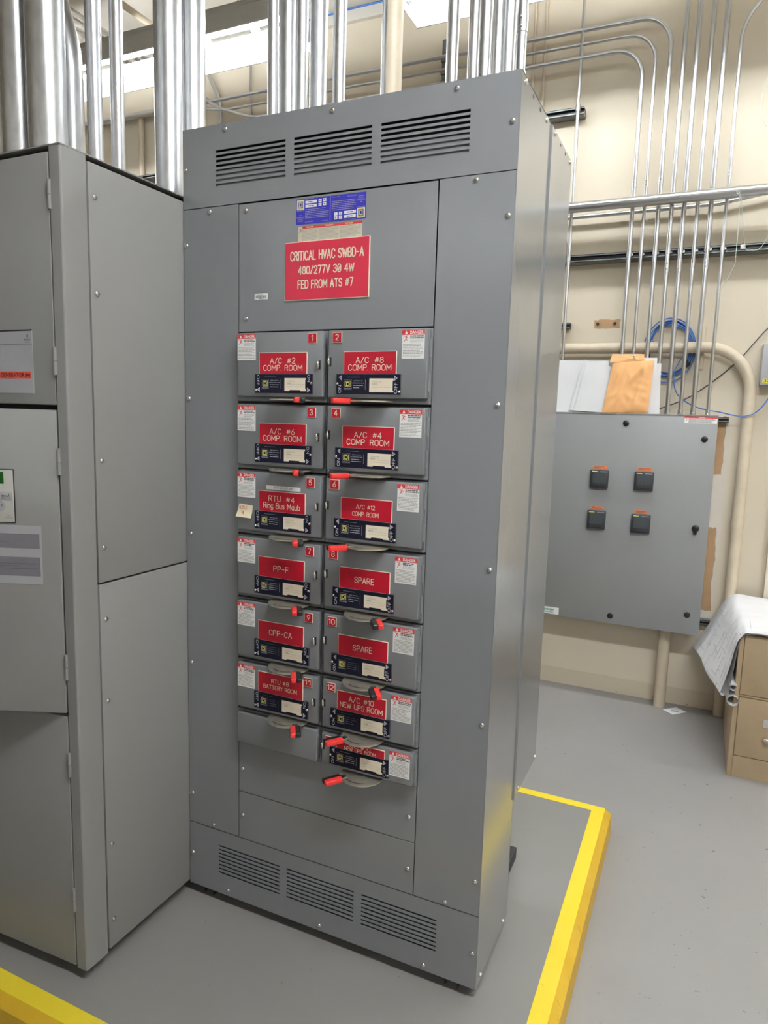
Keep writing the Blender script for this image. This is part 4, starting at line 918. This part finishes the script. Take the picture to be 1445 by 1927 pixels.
for (x0, x1, z0, z1) in ((0.812, 0.913, 1.177, 1.280), (1.053, 1.154, 1.179, 1.282), (0.811, 0.913, 0.940, 1.046), (1.0525, 1.154, 0.936, 1.043)):
    mt = O('meter', B(x0, x1, EY - 0.024, EY, z0, z1, bev=0.004, seg=2), M_METER, en); yv = EY - 0.024
    O('screen', B(x0 + 0.015, x1 - 0.012, yv - 0.0008, yv, z0 + 0.028, z1 - 0.014, bev=0.0003, seg=1), M_SCREEN, mt)
    O('brand_strip', B(x0 + 0.010, x0 + 0.040, yv - 0.0006, yv + 0.001, z1 - 0.011, z1 - 0.006), M_YEL, mt, smooth=False)
    bm = bmesh.new(); print_lines(bm, x0 + 0.055, x1 - 0.008, z1 - 0.011, z1 - 0.006, 1, yv, random.Random(1), 0.6, 0); O('model_print', bm, M_LGREY, mt, smooth=False)
    for k in range(4): O('button', B(x0 + 0.018 + k * 0.019, x0 + 0.030 + k * 0.019, yv - 0.0025, yv + 0.001, z0 + 0.009, z0 + 0.018, bev=0.0015, seg=1), M_BLK, mt)
for j, (x0, x1, z0, z1) in enumerate(((0.823, 0.899, 1.286, 1.304), (1.065, 1.142, 1.288, 1.306), (0.825, 0.897, 1.053, 1.070), (1.067, 1.136, 1.048, 1.065))):
    tg = O('meter_tag', B(x0, x1, EY - 0.0012, EY, z0, z1), M_ORANGE, en, smooth=False)
    bm = bmesh.new(); print_lines(bm, x0 + 0.008, x1 - 0.008, z0 + 0.003, z1 - 0.003, 2, EY - 0.0012, random.Random(30 + j), 0.55, 0.4); O('tag_print', bm, M_INK, tg, smooth=False)
wl = O('warning_label', B(1.284, 1.4455, EY - 0.0008, EY, 1.5585, 1.5955), M_WHITE, en, smooth=False)
O('header_band', B(1.284, 1.4455, EY - 0.0011, EY - 0.0006, 1.5855, 1.5955), M_DRED, wl, smooth=False)
text('header_lettering', [('WARNING', 1.352, 1.386, 1.5875, 1.5935)], EY - 0.0011, M_WHITE, wl)
bm = bmesh.new(); print_lines(bm, 1.305, 1.44, 1.5605, 1.5835, 6, EY - 0.0008, random.Random(9), 0.45); figure(bm, 1.2865, 1.567, 0.014, EY - 0.0008); O('fine_print', bm, M_INK, wl, smooth=False)
bl = O('maker_label', B(0.555, 0.681, EY - 0.0008, EY, 0.397, 0.439), M_WHITE, en, smooth=False)
text('maker_lettering', [('Schneider', 0.568, 0.655, 0.4175, 0.4335), ('Electric', 0.590, 0.650, 0.4045, 0.4135)], EY - 0.0008, M_SGREEN, bl, bold=0.02)

# ------------------------------------------------------------------ papers and envelope on top of the enclosure
def leaf(name, corners, y_bot, y_top, m, label, curl=0.0, nu=10, nv=10, thick=0.0006, group=None, cat='paper', lines=0, amp=0.0, seed=1):
    """a sheet leaning back; corners (x,z): bl, br, tr, tl"""
    bl_, br_, tr_, tl_ = [Vector((c[0], 0, c[1])) for c in corners]; bm = bmesh.new(); g = []; rng = random.Random(seed)
    ph = rng.uniform(0, 6)
    for j in range(nv + 1):
        v = j / nv; row = []
        for i in range(nu + 1):
            u = i / nu; p = bl_.lerp(br_, u).lerp(tl_.lerp(tr_, u), v)
            yy = y_bot + (y_top - y_bot) * v - curl * math.sin(math.pi * u) * (0.4 + 0.6 * v) + amp * math.sin(5 * u + 3 * v + ph)
            row.append(bm.verts.new((p.x, yy, p.z)))
        g.append(row)
    for j in range(nv):
        for i in range(nu): bm.faces.new([g[j][i], g[j][i + 1], g[j + 1][i + 1], g[j + 1][i]])
    t = thing(name, (bl_.x, y_bot, bl_.z), label, cat, group); O('sheet', bm, m, t); return t
Z0 = EZ1 + 0.001
leaf('paper_sheet', [(0.50, Z0), (0.86, Z0), (0.86, 1.899), (0.50, 1.905)], 2.552, 2.574, M_PAPER, 'wide white drawing sheet standing behind the other papers on the enclosure', thick=0.001)
leaf('paper_sheet', [(0.660, Z0 + 0.012), (0.875, Z0), (0.882, 1.862), (0.728, 1.905)], 2.534, 2.556, M_PAPER, 'tilted white sheet behind the curled one on the enclosure', curl=0.006, amp=0.001)
leaf('paper_sheet', [(0.690, Z0 + 0.010), (0.880, Z0), (0.880, 1.865), (0.742, 1.895)], 2.524, 2.546, M_PAPER, 'curled white sheet leaning beside the manila envelope', curl=0.014, amp=0.001)
leaf('paper_sheet', [(0.880, Z0), (1.130, Z0), (1.118, 1.912), (0.880, 1.915)], 2.540, 2.556, M_PAPER, 'white sheet standing directly behind the manila envelope', curl=0.003)
leaf('paper_sheet', [(0.900, Z0), (1.152, Z0), (1.140, 1.882), (0.900, 1.886)], 2.545, 2.563, M_PAPER, 'printed white sheet showing past the edge of the manila envelope', curl=0.001)
ev = thing('manila_envelope', (0.98, 2.51, Z0), 'crumpled orange manila envelope leaning on the wall enclosure top', 'envelope')
def env_grid(pts, y0, y1, thick, nu, nv, seed, puff):
    """puffed packet: front and back skins meeting at the rim, creased at random"""
    rng = random.Random(seed); bl_, br_, tr_, tl_ = [Vector((c[0], 0, c[1])) for c in pts]
    cr = [(rng.random(), rng.random(), rng.uniform(0, math.pi), rng.uniform(0.004, 0.010), rng.uniform(0.15, 0.5)) for _ in range(22)]
    bm = bmesh.new(); G = []
    for s in (-1, 1):
        g = []
        for j in range(nv + 1):
            v = j / nv; row = []
            for i in range(nu + 1):
                u = i / nu; p = bl_.lerp(br_, u).lerp(tl_.lerp(tr_, u), v); rim = min(1, 7 * min(u, 1 - u)) * min(1, 6 * min(v, 1 - v)) ; rim = rim ** 0.5 if rim > 0 else 0
                w = 0
                for cx_, cz_, an, am, ln in cr:
                    a = (u - cx_) * math.cos(an) + (v - cz_) * math.sin(an); b2 = -(u - cx_) * math.sin(an) + (v - cz_) * math.cos(an)
                    w += am * max(0, 1 - abs(a) / 0.07) * max(0, 1 - abs(b2) / ln)
                yy = y0 + (y1 - y0) * v + s * (thick / 2 + puff * rim) - (w * rim if s < 0 else 0) + 0.004 * math.sin(2.2 * u + 1.5 * v)
                row.append(bm.verts.new((p.x, yy, p.z)))
            g.append(row)
        G.append(g)
    for g in G:
        for j in range(nv):
            for i in range(nu): bm.faces.new([g[j][i], g[j][i + 1], g[j + 1][i + 1], g[j + 1][i]])
    rim = [(0, i) for i in range(nu + 1)] + [(j, nu) for j in range(1, nv + 1)] + [(nv, i) for i in range(nu - 1, -1, -1)] + [(j, 0) for j in range(nv - 1, 0, -1)]
    for k in range(len(rim)):
        a, b_ = rim[k], rim[(k + 1) % len(rim)]
        bm.faces.new([G[0][a[0]][a[1]], G[0][b_[0]][b_[1]], G[1][b_[0]][b_[1]], G[1][a[0]][a[1]]])
    return bm
O('packet', env_grid([(0.850, Z0 + 0.002), (1.094, Z0 + 0.003), (1.106, 1.895), (0.890, 1.892)], 2.506, 2.522, 0.002, 26, 32, 5, 0.008), M_ENV, ev, angle=28)
fl = O('flap', env_grid([(0.872, 1.885), (1.055, 1.893), (1.050, 1.930), (0.880, 1.932)], 2.519, 2.530, 0.0012, 12, 5, 8, 0.001), M_ENV, ev, angle=28)
O('clasp_hole', T([(0.997, 2.5195, 1.9165), (0.997, 2.517, 1.9165)], 0.0085, 12), M_CARD, ev); O('clasp_hole', T([(0.997, 2.517, 1.9165), (0.997, 2.515, 1.9165)], 0.0035, 10), M_DARK, ev)

# ------------------------------------------------------------------ cables and string
ck = thing('cable_coil', (1.16, 2.685, 1.80), 'coil of bright blue cable hung behind the beige pipe', 'cable')
rng = random.Random(4)
for k in range(9):
    rx = rng.uniform(0.104, 0.128); rz = rng.uniform(0.135, 0.158); cx, cz = 1.168 + rng.uniform(-0.006, 0.006), 1.968 + rng.uniform(-0.008, 0.008); yv = 2.682 + rng.uniform(-0.004, 0.011)
    if k == 0: rx, rz = 0.138, 0.178
    pts = [(cx + rx * math.cos(a), yv + 0.003 * math.sin(3 * a + k), cz + rz * math.sin(a)) for a in [2 * math.pi * q / 40 for q in range(41)]]
    O('loop', T(pts, 0.0032, 8, cap=False), M_BCABLE, ck)
O('cable_tail', T(smooth_path([(1.300, 2.67, 2.02), (1.262, 2.62, 1.95), (1.213, 2.62, 1.86), (1.207, 2.62, 1.80), (1.235, 2.62, 1.715), (1.33, 2.625, 1.650), (1.46, 2.62, 1.622), (1.56, 2.60, 1.604), (1.63, 2.60, 1.628), (1.69, 2.60, 1.72), (1.75, 2.62, 1.90)]), 0.0032, 8), M_BCABLE, ck)
O('cable_tie', T([(1.262, 2.677, 1.880), (1.276, 2.677, 1.900)], 0.016, 10), M_BLK, ck); O('plug', B(1.068, 1.083, 2.676, 2.690, 2.002, 2.018, bev=0.002), M_BCABLE, ck)
tag(O('dark_wire', T(smooth_path([(1.85, 2.69, 2.29), (1.65, 2.69, 2.073), (1.506, 2.69, 1.886), (1.314, 2.69, 1.719), (1.158, 2.69, 1.643), (1.05, 2.69, 1.60)]), 0.0032, 8), M_DWIRE), 'thin dark wire slanting across the wall behind the thin conduits', 'wire')
tag(O('pull_string', T(smooth_path([(1.436, 2.514, 2.76), (1.440, 2.512, 2.73), (1.455, 2.53, 2.70), (1.461, 2.55, 2.44), (1.455, 2.58, 2.38), (1.40, 2.585, 2.25)]), 0.0016, 6), M_STRING), 'pale green pull string hanging straight from the large horizontal conduit', 'string')
tag(O('pull_string', T(smooth_path([(1.448, 2.512, 2.74), (1.466, 2.53, 2.68), (1.50, 2.60, 2.49), (1.533, 2.60, 2.464), (1.572, 2.60, 2.471), (1.604, 2.60, 2.527), (1.66, 2.61, 2.64)]), 0.0016, 6), M_STRING), 'pale green pull string looping down past the white strut nut', 'string')
tag(O('strut_nut', B(1.480, 1.502, 2.602, 2.612, 2.474, 2.496, bev=0.002), M_WHITE), 'small white square nut plate on the long strut channel', 'bracket')
tag(O('white_cable', T(smooth_path([(1.62, 2.66, 3.46), (1.534, 2.66, 3.327), (1.513, 2.66, 3.215), (1.533, 2.66, 3.123), (1.60, 2.66, 3.03)]), 0.0028, 8), M_WWIRE), 'thin white cable loop hanging on the bare wall above the large horizontal conduit', 'cable')
tag(O('blue_wire', T(smooth_path([(-2.4, 2.655, 4.30 - 0.19), (-1.09, 2.655, 4.13), (-0.75, 2.655, 4.135), (0.4, 2.655, 4.12)]), 0.006, 8), M_BCABLE), 'blue wire run along the top of the wall above the conduits', 'wire')
# small grey box at the side with a yellow tag
wb = thing('device_box', (1.75, 2.65, 1.77), 'small pale grey wall box with a yellow numbered tag', 'electrical box')
O('box_body', B(1.634, 1.90, 2.60, YW, 1.770, 1.985, bev=0.003), M_LGREY, wb); tg = O('number_tag', B(1.645, 1.685, 2.599, 2.6005, 1.779, 1.803), M_YTAG, wb, smooth=False)
text('tag_lettering', [('37', 1.651, 1.678, 1.7835, 1.7985)], 2.599, M_BLK, tg)

# ------------------------------------------------------------------ file cabinet and draped drawings
FX0, FX1, FY0, FY1, FZ1 = 1.618, 2.08, 1.90, 2.60, 0.592
fc = thing('file_cabinet', (1.85, 2.25, HP), 'tan two-drawer metal file cabinet under a draped drawing', 'file cabinet')
O('body', B(FX0, FX1, FY0 + 0.012, FY1, HP, FZ1, bev=0.003), M_BCAB, fc)
bm = bmesh.new(); box(bm, FX0, FX0 + 0.021, FY0, FY0 + 0.02, HP, FZ1, bev=0.002, seg=1); O('frame_stile', bm, M_BCAB, fc)
O('frame_stile', B(FX1 - 0.021, FX1, FY0, FY0 + 0.02, HP, FZ1, bev=0.002, seg=1), M_BCAB, fc)
O('plinth', B(FX0 + 0.022, FX1 - 0.022, FY0 + 0.003, FY0 + 0.02, HP, 0.0035), M_BCAB, fc, smooth=False)
O('rail', B(FX0 + 0.022, FX1 - 0.022, FY0 + 0.003, FY0 + 0.02, 0.296, 0.306, bev=0.002, seg=1), M_BCAB, fc)
for z0, z1 in ((0.008, 0.293), (0.309, 0.592)):
    dw = O('drawer', B(FX0 + 0.023, FX1 - 0.023, FY0 - 0.002, FY0 + 0.02, z0, z1, bev=0.002), M_BCAB, fc); zc = z0 + 0.13; xc = (FX0 + FX1) / 2
    pts = fillet([(xc - 0.09, FY0 - 0.002, zc - 0.02), (xc - 0.09, FY0 - 0.03, zc - 0.02), (xc + 0.09, FY0 - 0.03, zc - 0.02), (xc + 0.09, FY0 - 0.002, zc - 0.02)], 0.012, 5)
    O('handle', T(pts, 0.008, 10), M_CHR, dw); O('card_holder', B(xc - 0.10, xc + 0.03, FY0 - 0.005, FY0 - 0.001, zc + 0.03, zc + 0.07, bev=0.001, seg=1), M_CHR, dw)
# drawing: runs over the cabinet top, falls over its side and curls at the foot
def drape(prof_front, prof_back, yf, yb, label, name='drawing_sheet', n=14, wob=0.004, lines=True, seed=1):
    A = smooth_path(prof_front, 6); Bk = smooth_path(prof_back, 6); m_ = min(len(A), len(Bk)); bm = bmesh.new(); g = []; rng = random.Random(seed)
    for j in range(n + 1):
        t_ = j / n; yy = yf + (yb - yf) * t_; row = []
        for k in range(m_):
            p = A[k].lerp(Bk[k], t_); f = max(0, (0.58 - p.z)) * 2
            row.append(bm.verts.new((p.x + wob * f * math.sin(9 * t_ + 1.3), yy + p.y, p.z + (0.0015 * math.sin(k * 0.9 + j * 1.1) if p.z > 0.55 else 0))))
        g.append(row)
    for j in range(n):
        for k in range(m_ - 1): bm.faces.new([g[j][k], g[j][k + 1], g[j + 1][k + 1], g[j + 1][k]])
    me_pts = [[v.co.copy() for v in r] for r in g]
    t = thing(name, (1.62, 2.2, FZ1), label, 'drawing'); O('sheet', bm, M_PAPER, t, angle=60)
    if lines:   # faint plan linework following the sheet
        lb = bmesh.new()
        def pt(a, b_):
            j = min(n - 1e-4, max(0, a * n)); k = min(m_ - 1 - 1e-4, max(0, b_ * (m_ - 1))); j0, k0 = int(j), int(k)
            p = me_pts[j0][k0].lerp(me_pts[j0 + 1][k0], j - j0).lerp(me_pts[j0][k0 + 1].lerp(me_pts[j0 + 1][k0 + 1], j - j0), k - k0)
            e1 = me_pts[j0 + 1][k0] - me_pts[j0][k0]; e2 = me_pts[j0][k0 + 1] - me_pts[j0][k0]; nn = e1.cross(e2)
            nn = nn.normalized() if nn.length else Vector((0, 0, 1))
            if nn.z < -0.05 or (abs(nn.z) <= 0.05 and nn.x > 0): nn = -nn
            return p + nn * 0.0022
        def seg(a0, b0, a1, b1, w=0.0026):
            st = 10; P = [pt(a0 + (a1 - a0) * q / st, b0 + (b1 - b0) * q / st) for q in range(st + 1)]
            for p, q in zip(P, P[1:]):
                d = (q - p); 
                if d.length < 1e-6: continue
                s = d.normalized().cross(Vector((0.3, 0.1, 1))).normalized() * w / 2
                lb.faces.new([lb.verts.new(z) for z in (p - s, q - s, q + s, p + s)])
        seg(0.04, 0.03, 0.04, 0.9); seg(0.93, 0.03, 0.93, 0.9); seg(0.04, 0.9, 0.93, 0.9)
        for _ in range(70):
            a0 = rng.uniform(0.08, 0.88); b0 = rng.uniform(0.05, 0.85)
            if rng.random() < 0.5: seg(a0, b0, min(0.92, a0 + rng.uniform(0.04, 0.25)), b0, 0.0022)
            else: seg(a0, b0, a0, min(0.88, b0 + rng.uniform(0.03, 0.18)), 0.0022)
        O('linework', lb, M_PLINE, t, smooth=False)['kind'] = 'stuff'
    return t
def curl_pts(x, z, r, turn=1.5, s=1, n=9):
    return [(x + s * (r - r * math.cos(a)), 0, z - r * math.sin(a)) for a in [turn * math.pi * k / n for k in range(n + 1)]]
zt = 0.612
front = [(2.15, 0, zt + 0.004), (1.95, 0, zt + 0.003), (1.78, 0, zt + 0.003), (1.665, 0, zt + 0.002), (1.632, 0, zt - 0.008), (1.606, 0, 0.555), (1.588, 0, 0.46), (1.570, 0, 0.38), (1.556, 0, 0.325)] + curl_pts(1.552, 0.308, 0.011, 1.2, 1, 4)
back = [(2.15, 0, zt + 0.004), (1.95, 0, zt + 0.004), (1.78, 0, zt + 0.006), (1.675, 0, zt + 0.012), (1.605, 0, zt + 0.010), (1.565, 0, 0.575), (1.528, 0, 0.49), (1.478, 0, 0.385), (1.438, 0, 0.31)] + curl_pts(1.430, 0.295, 0.011, 1.2, 1, 4)
drape(front, back, 1.868, 2.62, 'large white building drawing draped over the tan file cabinet', wob=0.010)
front2 = [(2.10, 0, zt - 0.004), (1.95, 0, zt - 0.004), (1.78, 0, zt - 0.004), (1.66, 0, zt - 0.005), (1.628, 0, zt - 0.020), (1.613, 0, 0.53), (1.603, 0, 0.42), (1.594, 0, 0.34)] + curl_pts(1.588, 0.278, 0.024, 1.95, 1, 10)
back2 = [(2.10, 0, zt - 0.004), (1.95, 0, zt - 0.004), (1.78, 0, zt - 0.004), (1.65, 0, zt - 0.002), (1.606, 0, zt - 0.012), (1.585, 0, 0.53), (1.570, 0, 0.42), (1.545, 0, 0.32)] + curl_pts(1.538, 0.278, 0.024, 1.95, 1, 10)
drape(front2, back2, 1.872, 2.56, 'white sheet with a large rolled edge hanging under the draped drawing', wob=0.004, lines=False, seed=2)
bm = bmesh.new(); pr = [Vector((1.630 + 0.018 * (1 - 0.012 * k) * math.cos(a), 0, 0.345 + 0.018 * (1 - 0.012 * k) * math.sin(a))) for k, a in [(k, 0.3 * k) for k in range(36)]]
ra = [bm.verts.new((p.x - 0.020, 1.862, p.z)) for p in pr]; rb = [bm.verts.new((p.x - 0.050, 2.40, p.z)) for p in pr]
for i in range(len(pr) - 1): bm.faces.new([ra[i], ra[i + 1], rb[i + 1], rb[i]])
# floor debris
tag(O('floor_paper', polyxz(bmesh.new(), [(0, 0), (1, 0), (1, 1), (0, 1)], 0, 1), M_PAPER), 'x', 'paper')
fp = bpy.data.objects['floor_paper']; bpy.data.objects.remove(fp)
bm2 = bmesh.new(); q = [(1.300, 2.566), (1.357, 2.515), (1.428, 2.596), (1.369, 2.640)]
lo = [bm2.verts.new((p[0], p[1], HP + 0.001)) for p in q]; hi = [bm2.verts.new((p[0], p[1], HP + 0.003)) for p in q]
bm2.faces.new(lo[::-1]); bm2.faces.new(hi)
for i in range(4): bm2.faces.new([lo[i], lo[(i + 1) % 4], hi[(i + 1) % 4], hi[i]])
pt_ = thing('paper_tag', (1.36, 2.58, HP), 'small white paper tag on the floor beside the pipe stub', 'paper'); O('sheet', bm2, M_PAPER, pt_, smooth=False)
bmx = bmesh.new(); box(bmx, 1.345, 1.385, 2.565, 2.585, HP + 0.0032, HP + 0.0036); O('printed_patch', bmx, M_INKL, pt_, smooth=False)
rt = thing('rolled_sheet', (1.62, 2.0, 0.33), 'small rolled white sheet beside the file cabinet, above the large rolled edge', 'drawing'); O('roll', bm, M_PAPER, rt, angle=60)
